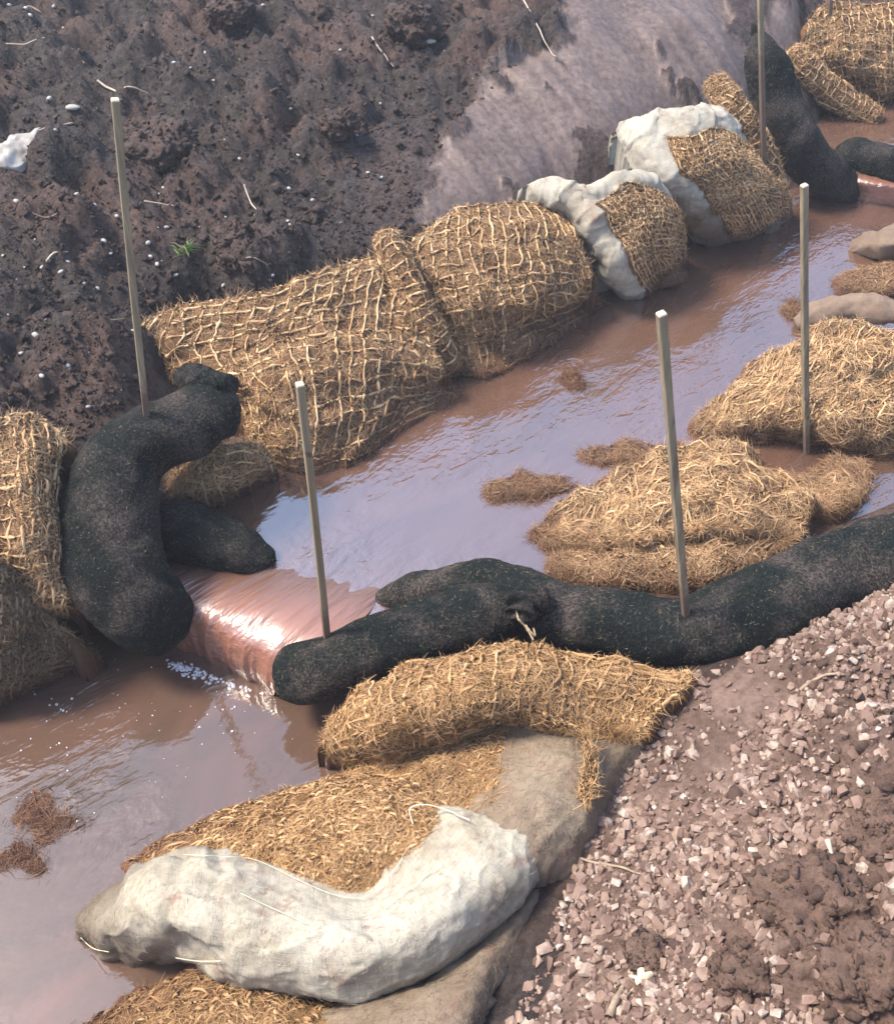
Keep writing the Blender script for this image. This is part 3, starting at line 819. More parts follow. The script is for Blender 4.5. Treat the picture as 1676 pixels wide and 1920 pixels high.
# ---- coir bags and mats
GR_BAG = "coir net bags along the far bank"
GR_MAT = "coir mats lying in the stream"
def coir_bag(name, label, cat, rows, cell=(0.048, 0.048), nfib=5200, group=GR_BAG, shear=0.0, lumps=0.016, mats=None, yarn=0.0045, seed=0.0, netting=True, fl=None, root=None, body="filling", flat=1.0, fold=0.0, **kw):
    fill, ym, fm = mats or (M_COIR_FILL, M_COIR_YARN, M_COIR_FIBRE)
    if flat != 1.0: rows = [[(a, b, z * flat if z > 0 else z) for a, b, z in r] for r in rows]
    s = patch_surf(rows, 0.014, lumps, 9, 0.004, seed)
    if fold:
        rd = 1 - np.abs(pn(s.S * np.array([2.2, 3.0, 6.5]) + seed)); rd2 = 1 - np.abs(pn(s.S * np.array([7.0, 5.0, 4.0]) + seed + 5))
        s.displace(fold * (rd ** 5 - .3) + fold * .45 * (rd2 ** 5 - .3))
    t = root or thing(name, label, cat, s.S.reshape(-1, 3).min(0) * [0, 0, 1] + s.S.reshape(-1, 3).mean(0) * [1, 1, 0], group)
    surf_mesh(body, s, fill, t)
    if netting: add("net", net(s, cell[0], cell[1], yarn, shear, seed=seed, miss=0.08, **kw), ym, t)
    if fl: add("weave", floats(s, *fl), ym, t, True)
    if nfib: add("loose_fibres", merge([fibres(s, int(nfib * 1.7)), fibres(s, int(nfib * .3), (0.03, 0.07), lift=0.12, ranges=(0, 1, 0.86, 1.0))]), fm, t, True)
    return t, s
MATS_MAT = (M_MAT_FILL, M_MAT_YARN, M_MAT_FIBRE)

# big bag against the bank
coir_bag("coir_bag", "large straw-coloured coir net bag on the bank behind the folded black sock", "coir bag", [
    [(275, 600, .42), (370, 562, .46), (500, 548, .48), (610, 508, .50), (690, 484, .50), (735, 470, .47)],
    [(255, 665, .30), (380, 615, .40), (500, 595, .43), (610, 560, .45), (705, 530, .44), (770, 530, .38)],
    [(330, 715, .22), (420, 690, .31), (510, 650, .36), (620, 630, .35), (720, 620, .32), (800, 625, .27)],
    [(440, 760, .18), (490, 735, .28), (560, 705, .33), (650, 685, .31), (740, 680, .25), (825, 690, .17)],
    [(470, 820, .10), (520, 810, .16), (590, 797, .18), (670, 772, .15), (760, 742, .10), (845, 725, .04)],
    [(510, 870, .02), (550, 876, .03), (600, 876, .03), (680, 846, .025), (760, 795, .02), (855, 745, -.02)],
    [(520, 885, -.08), (560, 905, -.08), (610, 900, -.08), (690, 868, -.08), (775, 808, -.08), (860, 750, -.08)]], shear=0.3, nfib=7000, seed=1.0, flat=.82, fold=.03)
coir_bag("coir_bag", "small coir net bag end at the waterline beneath the folded black sock", "coir bag", [
    [(325, 890, .15), (400, 838, .2), (485, 828, .16)], [(318, 915, .12), (400, 880, .18), (505, 865, .1)],
    [(325, 940, .05), (410, 918, .1), (510, 890, .03)], [(345, 950, -.06), (420, 955, -.06), (505, 912, -.08)]], nfib=1800, seed=2.0)
tb, sb = coir_bag("coir_bag", "coir net bag with a rolled upright rim, between two paler bags", "coir bag", [
    [(800, 436, .48), (860, 402, .50), (930, 384, .50), (1000, 382, .48), (1060, 412, .42)],
    [(770, 470, .46), (860, 450, .49), (940, 430, .49), (1020, 430, .46), (1085, 460, .38)],
    [(790, 530, .36), (870, 515, .42), (950, 500, .42), (1030, 490, .38), (1100, 500, .28)],
    [(815, 590, .25), (885, 580, .30), (960, 565, .31), (1035, 550, .26), (1105, 545, .14)],
    [(840, 650, .11), (895, 645, .12), (960, 620, .12), (1040, 592, .08), (1125, 560, .04)],
    [(860, 700, .0), (905, 705, .02), (970, 680, .02), (1050, 630, .0), (1145, 575, -.03)],
    [(870, 712, -.08), (910, 718, -.08), (985, 690, -.08), (1060, 642, -.08), (1155, 585, -.08)]], nfib=6000, seed=3.0, flat=.84, fold=.028)
rim = roll_surf([(722, 440, .44, .04), (742, 490, .40, .052), (775, 560, .31, .052), (812, 630, .19, .052), (850, 692, .04, .045)], lumps=0.012, seed=4.0)
rim_o = surf_mesh("rolled_rim", rim, M_COIR_FILL, tb)
add("rim_net", net(rim, 0.04, 0.044, 0.0042, seed=5.0), M_COIR_YARN, rim_o)
add("rim_fibres", fibres(rim, 2600), M_COIR_FIBRE, rim_o, True)

def hess_roll(path, mat, parent, name="hessian_tube", **kw):
    s = roll_surf(path, **{**dict(step=0.009, seg=40, lumps=0.014, lump_s=11, wrinkle=0.012), **kw})
    surf_mesh(name, s, mat, parent)
    return s
# hessian-edged bags
def edged_bag(label, rows, win, mat, cell, nfib, seed, puff=0.03):
    """hessian bag whose face is a window of coir net; win = (u0, u1, v0, v1) of that window"""
    s = patch_surf(rows, 0.008, 0.012, 8, 0.0015, seed)
    nv, nu = s.S.shape[:2]
    flip = s.S[0, 0, 0] > s.S[0, -1, 0]
    u = np.linspace(0, 1, nu)[None] * np.ones((nv, 1)); v = np.linspace(0, 1, nv)[:, None] * np.ones((1, nu))
    if flip: u = 1 - u
    wob = 0.05 * pn(np.stack([v * 5, u * 5, 0 * u + seed], -1))
    band = np.clip((win[0] + wob - u) / win[0], 0, 1); top = np.clip((win[2] + wob - v) / max(win[2], .05), 0, 1)
    m = np.maximum(band, top)
    fold = np.abs(pn(np.stack([v * 5 + u * 2, u * 1.6, 0 * u + seed], -1)))
    s.displace(puff * np.sin(np.pi * np.clip(m, 0, 1)) ** 0.7 * (m > 0) + 0.018 * (fold - .25) * sstep(0.02, 0.2, m) + (0.015 * ((1 - np.abs(pn(s.S * np.array([5, 5, 8.0]) + seed))) ** 10 - .2) + 0.006 * ((1 - np.abs(pn(s.S * 13 + seed))) ** 9 - .2)) * (m > 0))
    q = s.S.reshape(-1, 3)
    t = thing("hessian_edged_bag", label, "coir bag", [*q.mean(0)[:2], q[:, 2].min()], GR_BAG)
    surf_mesh("hessian_bag", s, mat, t)
    uu = np.linspace(win[0], win[1], max(10, int(s.len_u * (win[1] - win[0]) / .012))); vv = np.linspace(win[2], win[3], max(10, int(s.len_v * (win[3] - win[2]) / .012)))
    U, V = np.meshgrid(uu, vv)
    U0 = U
    U = U + 0.09 * pn(np.stack([V * 4, U * 0, 0 * U + seed], -1)) * (1 - (U - win[0]) / (win[1] - win[0]))
    V = V + 0.07 * pn(np.stack([U0 * 4, U0 * 0 + 3, 0 * U0 + seed], -1)) * np.abs(2 * (V - win[2]) / (win[3] - win[2]) - 1)
    pts, nn = s.at(1 - U if flip else U, V)
    c = Surf(pts + nn * 0.002)
    c.displace(0.008 * fbm(c.S * 9 + seed, 3) + 0.003)
    surf_mesh("coir_window", c, M_COIR_FILL, t, drop=0.02, out=0.002)
    add("net", net(c, *cell, 0.0038, seed=seed, miss=.05), M_COIR_YARN, t)
    add("loose_fibres", fibres(c, nfib), M_COIR_FIBRE, t, True)
    return t, s
t3, s3 = edged_bag("smaller hessian-edged coir bag slumped into the water, white edge twisted", [
    [(988, 345, .47), (1040, 330, .50), (1090, 345, .49), (1150, 324, .50), (1190, 320, .48), (1215, 345, .40)],
    [(1010, 375, .42), (1060, 365, .46), (1110, 372, .46), (1165, 350, .48), (1215, 345, .46), (1248, 372, .37)],
    [(1060, 415, .32), (1095, 405, .40), (1135, 408, .41), (1185, 390, .43), (1235, 385, .40), (1270, 405, .3)],
    [(1100, 465, .22), (1125, 450, .32), (1160, 448, .33), (1205, 435, .35), (1250, 425, .32), (1280, 435, .2)],
    [(1125, 515, .10), (1150, 500, .22), (1180, 490, .25), (1220, 475, .25), (1258, 465, .2), (1282, 470, .08)],
    [(1150, 550, -.01), (1175, 540, .08), (1205, 530, .10), (1235, 512, .08), (1265, 500, .06), (1285, 495, -.02)],
    [(1165, 566, -.07), (1190, 564, -.07), (1225, 556, -.07), (1250, 535, -.07), (1280, 512, -.07), (1295, 502, -.07)]], (.40, 1, .2, .93), M_HESS_BANK, (0.03, 0.032), 2600, 6.0)
cl = roll_surf([(1222, 530, .02, .03), (1250, 522, .03, .04), (1280, 518, .0, .025)], lumps=0.015, seed=3.0)
surf_mesh("coir_corner", cl, M_COIR_FILL, t3); add("corner_fibres", fibres(cl, 900, (0.02, 0.045)), M_COIR_FIBRE, t3, True)
t4, s4 = edged_bag("larger hessian-edged coir bag high on the bank, soaked grey lower corner", [
    [(1155, 245, .50), (1200, 218, .56), (1270, 203, .58), (1330, 200, .56), (1362, 226, .48)],
    [(1168, 285, .46), (1215, 265, .53), (1285, 248, .56), (1355, 236, .53), (1398, 265, .42)],
    [(1195, 335, .36), (1245, 320, .45), (1310, 305, .48), (1375, 285, .47), (1430, 310, .34)],
    [(1235, 375, .27), (1285, 360, .36), (1345, 345, .38), (1405, 330, .36), (1462, 345, .25)],
    [(1272, 412, .12), (1320, 395, .25), (1375, 375, .30), (1425, 358, .29), (1478, 370, .14)],
    [(1290, 445, .0), (1335, 438, .10), (1390, 425, .13), (1440, 405, .13), (1480, 395, .04)],
    [(1320, 458, -.06), (1350, 460, -.05), (1410, 454, -.05), (1455, 432, -.05), (1488, 408, -.06)]], (.37, 1, .2, .9), M_HESS_SOAK, (0.028, 0.03), 4200, 7.0)
def coir_roll(name, label, cat, path, nfib=3000, cell=(0.034, 0.04), group=GR_BAG, mats=None, seed=0.0, netting=True, root=None, body="filling", lumps=0.014, yarn=0.0034, length=(0.02, 0.05)):
    fill, ym, fm = mats or (M_COIR_FILL, M_COIR_YARN, M_COIR_FIBRE)
    s = roll_surf(path, lumps=lumps, seed=seed, fine=0.004)
    q = s.S.reshape(-1, 3)
    t = root or thing(name, label, cat, [*q.mean(0)[:2], q[:, 2].min()], group)
    surf_mesh(body, s, fill, t)
    if netting: add("net", net(s, *cell, yarn, seed=seed), ym, t)
    if nfib: add("loose_fibres", fibres(s, nfib, length), fm, t, True)
    return t, s
coir_roll("coir_bag", "narrow upright coir bag wedged between white-edged bag and hazy black sock", "coir bag",
    [(1340, 148, .62, .045), (1362, 190, .55, .072), (1396, 245, .43, .078), (1428, 305, .29, .075), (1452, 360, .12, .06)], nfib=3200, cell=(0.03, 0.035), seed=8.0)
coir_bag("coir_bag", "big hazy coir mound at the far end with a stake in it", "coir bag", [
    [(1512, 45, .50), (1550, 8, .54), (1620, 5, .52), (1700, 12, .48), (1800, 30, .4)],
    [(1506, 80, .42), (1565, 55, .48), (1630, 55, .47), (1700, 65, .43), (1800, 80, .35)],
    [(1516, 120, .32), (1572, 110, .37), (1640, 110, .37), (1700, 120, .33), (1800, 130, .25)],
    [(1536, 150, .2), (1585, 160, .2), (1645, 170, .2), (1705, 170, .18), (1800, 170, .15)],
    [(1556, 175, .03), (1600, 195, .03), (1650, 205, .03), (1710, 200, .03), (1800, 190, .03)]], cell=(0.045, 0.05), nfib=4200, yarn=0.004, seed=9.0, lumps=0.03)
coir_roll("coir_roll", "sagging hazy coir roll sloping into the far pool", "coir roll",
    [(1484, 92, .44, .05), (1506, 128, .36, .07), (1546, 165, .26, .075), (1600, 200, .17, .07), (1645, 226, .12, .05)], nfib=3000, cell=(0.04, 0.045), seed=10.0)
coir_bag("coir_bag", "tall coir net bag cut off by the left picture edge, beside curved sock", "coir bag", [
    [(-90, 806, .5), (0, 790, .5), (60, 783, .48), (122, 822, .4)], [(-90, 860, .44), (10, 850, .47), (65, 850, .45), (112, 870, .36)],
    [(-80, 950, .32), (20, 940, .39), (70, 940, .38), (110, 950, .3)], [(-60, 1040, .18), (30, 1040, .27), (75, 1040, .28), (115, 1050, .22)],
    [(-20, 1110, .05), (50, 1120, .1), (90, 1125, .12), (125, 1130, .1)], [(0, 1150, -.05), (60, 1158, -.05), (100, 1152, -.05), (135, 1147, -.05)]], nfib=2800, cell=(0.04, 0.045), seed=11.0, fold=.025)
coir_bag("coir_mat", "shaded brown coir mat sloping into the lower pool at the left edge", "coir mat", [
    [(-150, 1000, .4), (-40, 1030, .35), (20, 1070, .25), (60, 1130, .12), (140, 1190, .0)],
    [(-150, 1100, .28), (-40, 1120, .23), (30, 1160, .13), (90, 1190, .03), (170, 1220, -.1)],
    [(-150, 1200, .1), (-40, 1220, .07), (30, 1240, .01), (90, 1245, -.07), (175, 1238, -.17)],
    [(-130, 1300, -.08), (-40, 1310, -.1), (20, 1300, -.14), (70, 1278, -.17), (150, 1252, -.22)],
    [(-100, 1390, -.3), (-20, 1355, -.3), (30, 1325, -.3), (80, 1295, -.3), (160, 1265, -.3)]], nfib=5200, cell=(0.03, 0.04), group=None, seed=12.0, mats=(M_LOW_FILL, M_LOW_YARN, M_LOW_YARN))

# right-hand side, lying in the stream
coir_bag("coir_mound", "pale coir mound behind the right stake, partly cut off by the frame", "coir mat", [
    [(1425, 680, .06), (1480, 645, .2), (1560, 614, .26), (1640, 612, .26), (1760, 630, .22)],
    [(1370, 730, .1), (1450, 700, .23), (1550, 670, .30), (1640, 670, .29), (1760, 685, .22)],
    [(1312, 785, .05), (1400, 765, .18), (1520, 740, .25), (1630, 740, .24), (1760, 745, .16)],
    [(1306, 815, -.01), (1390, 815, .06), (1500, 805, .10), (1610, 810, .15), (1760, 805, .1)],
    [(1335, 842, -.08), (1420, 848, -.06), (1505, 842, -.06), (1620, 862, -.04), (1760, 855, -.05)]], cell=(0.042, 0.05), nfib=12000, group=GR_MAT, seed=13.0, lumps=0.03, flat=.78, fold=.02, yarn=0.0038, wob=0.9, shear=0.3, fl=(0.045, 0.04, 0.003, 0.012, 1.5, 0.9))
tm, sm = coir_bag("coir_mat", "crumpled golden coir mat behind the long black sock and middle stake", "coir mat", [
    [(1060, 945, .0), (1150, 890, .06), (1240, 850, .1), (1330, 835, .12), (1420, 855, .06)],
    [(1020, 975, .03), (1130, 940, .11), (1240, 905, .16), (1350, 880, .17), (1470, 905, .08)],
    [(992, 1002, .02), (1110, 985, .13), (1230, 955, .19), (1360, 930, .21), (1515, 955, .1)],
    [(1015, 1030, .0), (1110, 1018, .09), (1230, 1003, .16), (1370, 985, .19), (1500, 992, .10)],
    [(1050, 1042, -.02), (1120, 1035, .03), (1235, 1025, .08), (1370, 1010, .11), (1470, 1015, .07)]], cell=(0.05, 0.055), wob=0.8, yarn=0.0036, fl=(0.05, 0.036, 0.003, 0.009, 1.5, 0.7), nfib=11000, group=GR_MAT, seed=14.0, lumps=0.032, flat=.78, fold=.022)
coir_bag(None, None, None, None and [] or [
    [(1040, 1042, .03), (1120, 1030, .05), (1240, 1022, .08), (1370, 1010, .09), (1480, 1000, .06)],
    [(1028, 1070, .01), (1110, 1060, .06), (1230, 1050, .08), (1340, 1045, .09), (1440, 1035, .06)],
    [(1040, 1090, -.03), (1130, 1092, .03), (1240, 1095, .04), (1340, 1085, .05), (1420, 1070, .03)],
    [(1050, 1105, -.08), (1140, 1112, -.06), (1250, 1120, -.05), (1340, 1110, -.05), (1420, 1090, -.05)]], netting=False, fl=(0.036, 0.026, 0.0034, 0.009, 1.5, 0.7), nfib=3800, seed=15.0, root=tm, body="lower_layer")
coir_bag("coir_mat", "thin soaked strip of coir mat leading to the small pool by the right stake", "coir mat", [
    [(1430, 880, .02), (1500, 890, .02), (1560, 860, .03), (1610, 862, .02)], [(1460, 915, .04), (1530, 915, .05), (1580, 900, .05), (1630, 890, .02)],
    [(1500, 945, .05), (1545, 950, .06), (1590, 935, .05), (1620, 930, .01)], [(1520, 975, .0), (1550, 975, .01), (1590, 962, .0), (1615, 950, -.04)]], netting=False, fl=(0.04, 0.03, 0.003, 0.007, 1.4, 0.7), nfib=3000, group=GR_MAT, seed=16.0, lumps=0.015)
tr, sr = coir_roll("hessian_roll", "muddy grey-brown hessian roll above the pale coir mound", "hessian roll",
    [(1496, 612, .0, .03), (1530, 588, .06, .045), (1590, 574, .11, .055), (1660, 582, .13, .058), (1760, 600, .14, .058)], nfib=0, netting=False, group=None, mats=(M_HESS_MUD, M_HESS_MUD, M_HESS_MUD), seed=17.0, lumps=0.022)
coir_bag("hessian_mat", "muddy hessian mat end in water at the right edge, furthest upstream", "hessian mat", [
    [(1610, 445, .03), (1650, 425, .09), (1720, 415, .12)], [(1604, 465, .03), (1650, 455, .12), (1720, 445, .15)],
    [(1612, 482, -.02), (1660, 485, .03), (1720, 480, .06)], [(1620, 492, -.08), (1660, 498, -.07), (1720, 495, -.05)]], netting=False, nfib=0, group=None, seed=18.0, mats=(M_HESS_MUD, M_HESS_MUD, M_HESS_MUD), lumps=0.022)
coir_bag("coir_mat", "flat soaked coir strip between the two muddy hessian pieces at right", "coir mat", [
    [(1572, 520, .01), (1640, 495, .04), (1740, 480, .04)], [(1566, 530, .015), (1640, 515, .05), (1740, 505, .05)],
    [(1580, 545, .01), (1640, 545, .03), (1740, 540, .03)], [(1560, 565, -.04), (1640, 566, -.04), (1740, 565, -.04)]], netting=False, fl=(0.04, 0.03, 0.003, 0.007, 1.4, 0.7), nfib=2200, group=GR_MAT, seed=19.0, lumps=0.01, mats=(M_COIR_FILL, M_COIR_YARN, M_COIR_FIBRE))
def clump(label, cx, cy, wx, wy, z, h, n=900, seed=0.0, mats=None, rot=0.0, name="coir_clump"):
    rows = []
    for b in np.linspace(-1, 1, 5):
        row = []
        for a in np.linspace(-1, 1, 6):
            e = max(0.0, 1 - (a * a * .8 + b * b * .8)); an_ = math.atan2(b, a); rg = 1 + 0.55 * float(pn(np.array([math.cos(an_) * 1.6, math.sin(an_) * 1.6, seed * 3.1])))
            row.append((cx + rg * (wx * a * math.sqrt(1 - .4 * b * b) + rot * b * wx), cy + rg * (wy * b * math.sqrt(1 - .4 * a * a) - rot * a * wy), z + h * e - 0.012))
        rows.append(row)
    return coir_bag(name, label, "coir clump", rows, netting=False, fl=(0.04, 0.032, 0.0028, 0.008, 1.4, 0.8), nfib=n, group="loose coir clumps in the water", seed=seed, lumps=0.02, mats=mats or (M_COIR_FILL, M_COIR_YARN, M_COIR_FIBRE))
clump("oval brown coir clump in the water left of the golden mat", 985, 915, 82, 28, 0.0, 0.035, 1500, 20.0)
clump("small wet coir clump in the pool right of the rimmed bag", 1075, 700, 32, 34, 0.0, 0.02, 700, 21.0, mats=(M_WET_FIBRE,) * 3)
clump("low coir clump stretching left from the golden mat's upper end", 1190, 855, 75, 28, 0.0, 0.035, 1800, 22.0, rot=0.5)
clump("small wet coir clump left of the muddy hessian roll", 1490, 582, 28, 22, 0.0, 0.03, 500, 23.0)
clump("reddish coir clump awash near the left edge of lower pool", 85, 1535, 95, 46, -0.2, 0.016, 900, 24.0, mats=(M_WET_FIBRE,) * 3)
clump("reddish coir clump awash just below its larger twin", 40, 1612, 75, 32, -0.2, 0.014, 500, 25.0, mats=(M_WET_FIBRE,) * 3)

# ---- near side: arched coir roll, brown bag, cream L-shaped bag, lowest bag
coir_bag("coir_roll", "arched golden coir roll with net, in front of the tied black sock", "coir roll", [
    [(628, 1345, -.02), (700, 1282, .09), (830, 1232, .17), (960, 1212, .19), (1100, 1230, .19), (1290, 1264, .18)],
    [(608, 1385, -.05), (690, 1325, .15), (820, 1272, .25), (960, 1250, .28), (1100, 1268, .25), (1285, 1288, .19)],
    [(612, 1408, -.10), (700, 1375, .13), (820, 1322, .25), (950, 1296, .29), (1080, 1310, .26), (1240, 1325, .2)],
    [(640, 1425, -.14), (715, 1412, .05), (820, 1365, .17), (950, 1335, .21), (1080, 1358, .21), (1205, 1365, .2)],
    [(665, 1440, -.17), (730, 1436, -.04), (830, 1393, .05), (950, 1360, .10), (1070, 1385, .15), (1170, 1386, .17)]], cell=(0.042, 0.044), nfib=8500, group=None, mats=MATS_MAT, yarn=0.0045, seed=26.0, lumps=0.018)
tb2, sb2 = coir_bag("coir_bag", "brown hessian bag with golden coir panel, under the arched roll", "coir bag", [
    [(620, 1462, -.12), (760, 1415, .0), (870, 1372, .06), (985, 1352, .1)], [(660, 1490, -.08), (790, 1450, .06), (880, 1415, .1), (972, 1395, .12)],
    [(720, 1520, -.03), (820, 1490, .08), (890, 1465, .11), (950, 1440, .135)], [(790, 1560, .02), (850, 1530, .1), (895, 1515, .12), (925, 1495, .14)]],
    netting=False, fl=(0.030, 0.019, 0.0036, 0.009, 1.25, 0.45), nfib=4200, group=None, mats=MATS_MAT, seed=27.0, body="coir_panel", lumps=0.012)
hs = patch_surf([
    [(968, 1358, .115), (1050, 1376, .16), (1110, 1388, .17), (1190, 1378, .16), (1240, 1335, .15)],
    [(930, 1440, .135), (1010, 1440, .18), (1080, 1445, .185), (1140, 1450, .16), (1170, 1460, .11)],
    [(885, 1520, .13), (960, 1520, .185), (1040, 1525, .195), (1100, 1530, .16), (1125, 1548, .09)],
    [(830, 1600, .1), (930, 1600, .17), (1000, 1600, .18), (1050, 1620, .13), (1078, 1640, .07)]], 0.01, 0.007, 9, 0.0015, 28.0)
def crease(s, a=0.008, b=0.004, seed=0.0):
    s.displace(a * ((1 - np.abs(pn(s.S * np.array([6.0, 9.0, 6.0]) + seed))) ** 5 - .3) + b * ((1 - np.abs(pn(s.S * 16 + seed))) ** 4 - .3) + 0.0015 * pn(s.S * 40))
def fuzz(s, n, parent, mat, L=(0.006, 0.018)):
    add("hessian_fuzz", fibres(s, n, L, 0.0008, 0.3, base=0.001), mat, parent, True)
crease(hs, 0.009, 0.004, 1.0)
surf_mesh("hessian_cover", hs, M_HESS_GREY, tb2)
fuzz(hs, 2600, tb2, M_HESS_GREY)
# hanging frayed rope end
th_ = thing("frayed_coir_rope", "frayed golden coir rope end hanging over the brown hessian bag", "rope", P(1100, 1480, .17))
strand = np.array([P(1040, 1352, .27), P(1078, 1368, .255), P(1100, 1386, .235), P(1106, 1420, .215), P(1104, 1455, .205), P(1100, 1492, .2)])
B = cr_basis(26, len(strand)); st = B @ strand
bundle = []
for k in range(16):
    off = rng.normal(0, .006, 3) + np.linspace(0, 1, 26)[:, None] ** 2 * rng.normal(0, .012, 3)
    bundle.append(tubes((st + off + 0.003 * np.stack([pn(st * 40 + k), pn(st * 40 + k + 7), pn(st * 40 + k + 13)], -1))[None], np.full((1, 26), .0028), 4, 300, 1.3))
add("strands", merge(bundle), M_MAT_YARN, th_)
rs = roll_surf([(1040, 1352, .27, .012), (1100, 1386, .235, .012), (1104, 1455, .205, .012), (1100, 1500, .2, .01)], lumps=0, seg=10, squash=1.0)
add("loose_fibres", fibres(rs, 420, (0.02, 0.05), ranges=(0, 1, 0.2, 1)), M_MAT_FIBRE, th_, True)

tb3, sb3 = coir_bag("cream_hessian_bag", "cream hessian bag with L-shaped puffed edge round golden coir panel", "coir bag", [
    [(235, 1618, -.19), (380, 1545, -.13), (520, 1487, -.07), (640, 1462, -.01), (760, 1474, .05), (870, 1520, .1)],
    [(290, 1628, -.10), (420, 1575, .0), (550, 1527, .06), (660, 1502, .1), (770, 1512, .13), (855, 1545, .13)],
    [(380, 1635, -.05), (470, 1604, .05), (580, 1572, .11), (680, 1552, .14), (765, 1560, .15), (815, 1585, .13)],
    [(460, 1650, -.02), (530, 1640, .06), (610, 1622, .11), (680, 1612, .13), (735, 1615, .13), (785, 1620, .12)],
    [(540, 1690, .0), (590, 1690, .04), (640, 1690, .06), (690, 1680, .07), (730, 1665, .08), (765, 1650, .09)]],
    netting=False, fl=(0.027, 0.019, 0.0040, 0.010, 1.25, 0.5), nfib=6500, group=None, mats=MATS_MAT, seed=29.0, body="coir_panel", lumps=0.014)
Lc = [
    [(175, 1690, -.19), (150, 1715, -.15), (140, 1745, -.16), (150, 1765, -.22), (165, 1775, -.3)],
    [(232, 1645, -.12), (215, 1690, -.04), (202, 1745, -.06), (208, 1792, -.18), (220, 1800, -.28)],
    [(290, 1606, -.02), (275, 1668, .09), (266, 1735, .05), (292, 1796, -.13), (310, 1800, -.25)],
    [(370, 1592, .03), (360, 1660, .16), (350, 1738, .14), (352, 1797, -.06), (370, 1800, -.2)],
    [(450, 1599, .05), (440, 1672, .18), (425, 1762, .17), (418, 1838, .02), (430, 1835, -.15)],
    [(540, 1634, .07), (530, 1712, .20), (520, 1792, .18), (530, 1860, .04), (540, 1850, -.12)],
    [(630, 1670, .09), (635, 1745, .23), (640, 1812, .20), (652, 1876, .05), (655, 1862, -.1)],
    [(705, 1660, .11), (740, 1738, .25), (757, 1792, .22), (745, 1858, .06), (740, 1850, -.08)],
    [(755, 1592, .13), (830, 1672, .26), (872, 1724, .22), (878, 1785, .08), (865, 1785, -.05)],
    [(825, 1516, .14), (890, 1600, .25), (950, 1652, .22), (982, 1690, .09), (970, 1695, -.03)],
    [(905, 1530, .17), (950, 1568, .23), (1005, 1602, .20), (1032, 1628, .09), (1025, 1635, -.02)],
    [(1005, 1532, .19), (1018, 1548, .205), (1035, 1572, .19), (1045, 1600, .11), (1042, 1610, .0)]]
Lc = [[(a, b, z if z < .1 else .1 + (z - .1) * .72) for a, b, z in r] for r in Lc]
hg = np.array([[P(*c) for c in r] for r in Lc]).transpose(1, 0, 2)
ls = patch_surf(hg, 0.006, 0.009, 8, 0.0012, 30.0)
# folds gathered at the sagging left end
nv_, nu_ = ls.S.shape[:2]
# in Surf the u axis may have been flipped: measure along x instead
xx = ls.S[..., 0]
gath = sstep(-0.42, -0.62, xx) * (1 - sstep(-1.0, -1.1, xx))
al = xx * 0.93 + ls.S[..., 1] * 0.15 - ls.S[..., 2] * 0.35
fold = np.abs(np.sin(al * 34 + 2.2 * pn(ls.S * 7)))
ls.displace(gath * (0.013 * fold - 0.006) + 0.0 * xx)
crz = 1 - np.abs(pn(ls.S * np.array([5.0, 9.0, 5.0]) + 4)); crz2 = 1 - np.abs(pn(ls.S * np.array([13.0, 9.0, 10.0]) + 9))
ls.displace(0.008 * (crz ** 8 - .25) + 0.0035 * (crz2 ** 8 - .25) + 0.001 * pn(ls.S * 30))
pk = np.exp(-(np.linalg.norm((ls.S - P(372, 1780, .05)) / np.array([0.07, 0.05, 0.06]), axis=-1)) ** 2)
ls.displace(-0.022 * pk)
edge_o = surf_mesh("hessian_edge", ls, M_HESS_WHITE, tb3, drop=0.1, out=0.015)
fuzz(ls, 3500, tb3, M_HESS_WHITE)
# loose stitching and stray threads on the hessian edge
def thread(pts, r=0.0016, parent=None, name="stitching", mat=None, wob=0.003):
    c = np.array([P(*p) for p in pts]); n = max(12, 8 * len(c))
    q = cr_basis(n, len(c)) @ c
    q = q + wob * np.stack([pn(q * 30 + 2), pn(q * 30 + 8), 0 * pn(q)], -1)
    return add(name, tubes(q[None], np.full((1, n), r), 5), mat or M_THREAD, parent)
def on_edge(px, py, lift=0.004):
    """point of the puffed edge that the pixel sees: march along the sight line"""
    o = np.array([0, 0, CAM_H]); d = P(px, py, 0) - o; d /= np.linalg.norm(d)
    pts = ls.S.reshape(-1, 3) - o; t = pts @ d; dist = np.linalg.norm(pts - t[:, None] * d, axis=1)
    near = np.where(dist < 0.012)[0]
    tt = t[near].min() if len(near) else t[dist.argmin()]
    return o + d * (tt - lift)
def thread_on(pxs, r=0.0016, name="stitching", lift=0.004, n=30):
    c = np.array(pxs, float); q2 = cr_basis(n, len(c)) @ c
    q = np.array([on_edge(a, b, lift) for a, b in q2])
    q[1:-1] = (q[:-2] + q[1:-1] + q[2:]) / 3
    return add(name, tubes(q[None], np.full((1, n), r * .45), 5), M_THREAD, edge_o)
TH = 0.0013
thread_on([(452, 1675), (500, 1698), (545, 1718), (575, 1732)], 0.0022, "thread")
thread_on([(718, 1700), (760, 1672), (800, 1640), (822, 1626)], 0.0018, "thread")
thread_on([(345, 1602), (420, 1606), (480, 1612), (560, 1650), (630, 1678), (690, 1680), (740, 1630), (768, 1585), (822, 1528)], 0.0018, "stitching", n=70)
thread_on([(330, 1796), (370, 1802), (415, 1802)], 0.003, "stitching")
thread_on([(152, 1758), (175, 1778), (205, 1785)], 0.003, "stitching")
thread([(775, 1545, .16), (770, 1515, .17), (800, 1508, .18), (840, 1520, .17), (880, 1540, .2)], 0.0018, edge_o, "loose_loop")

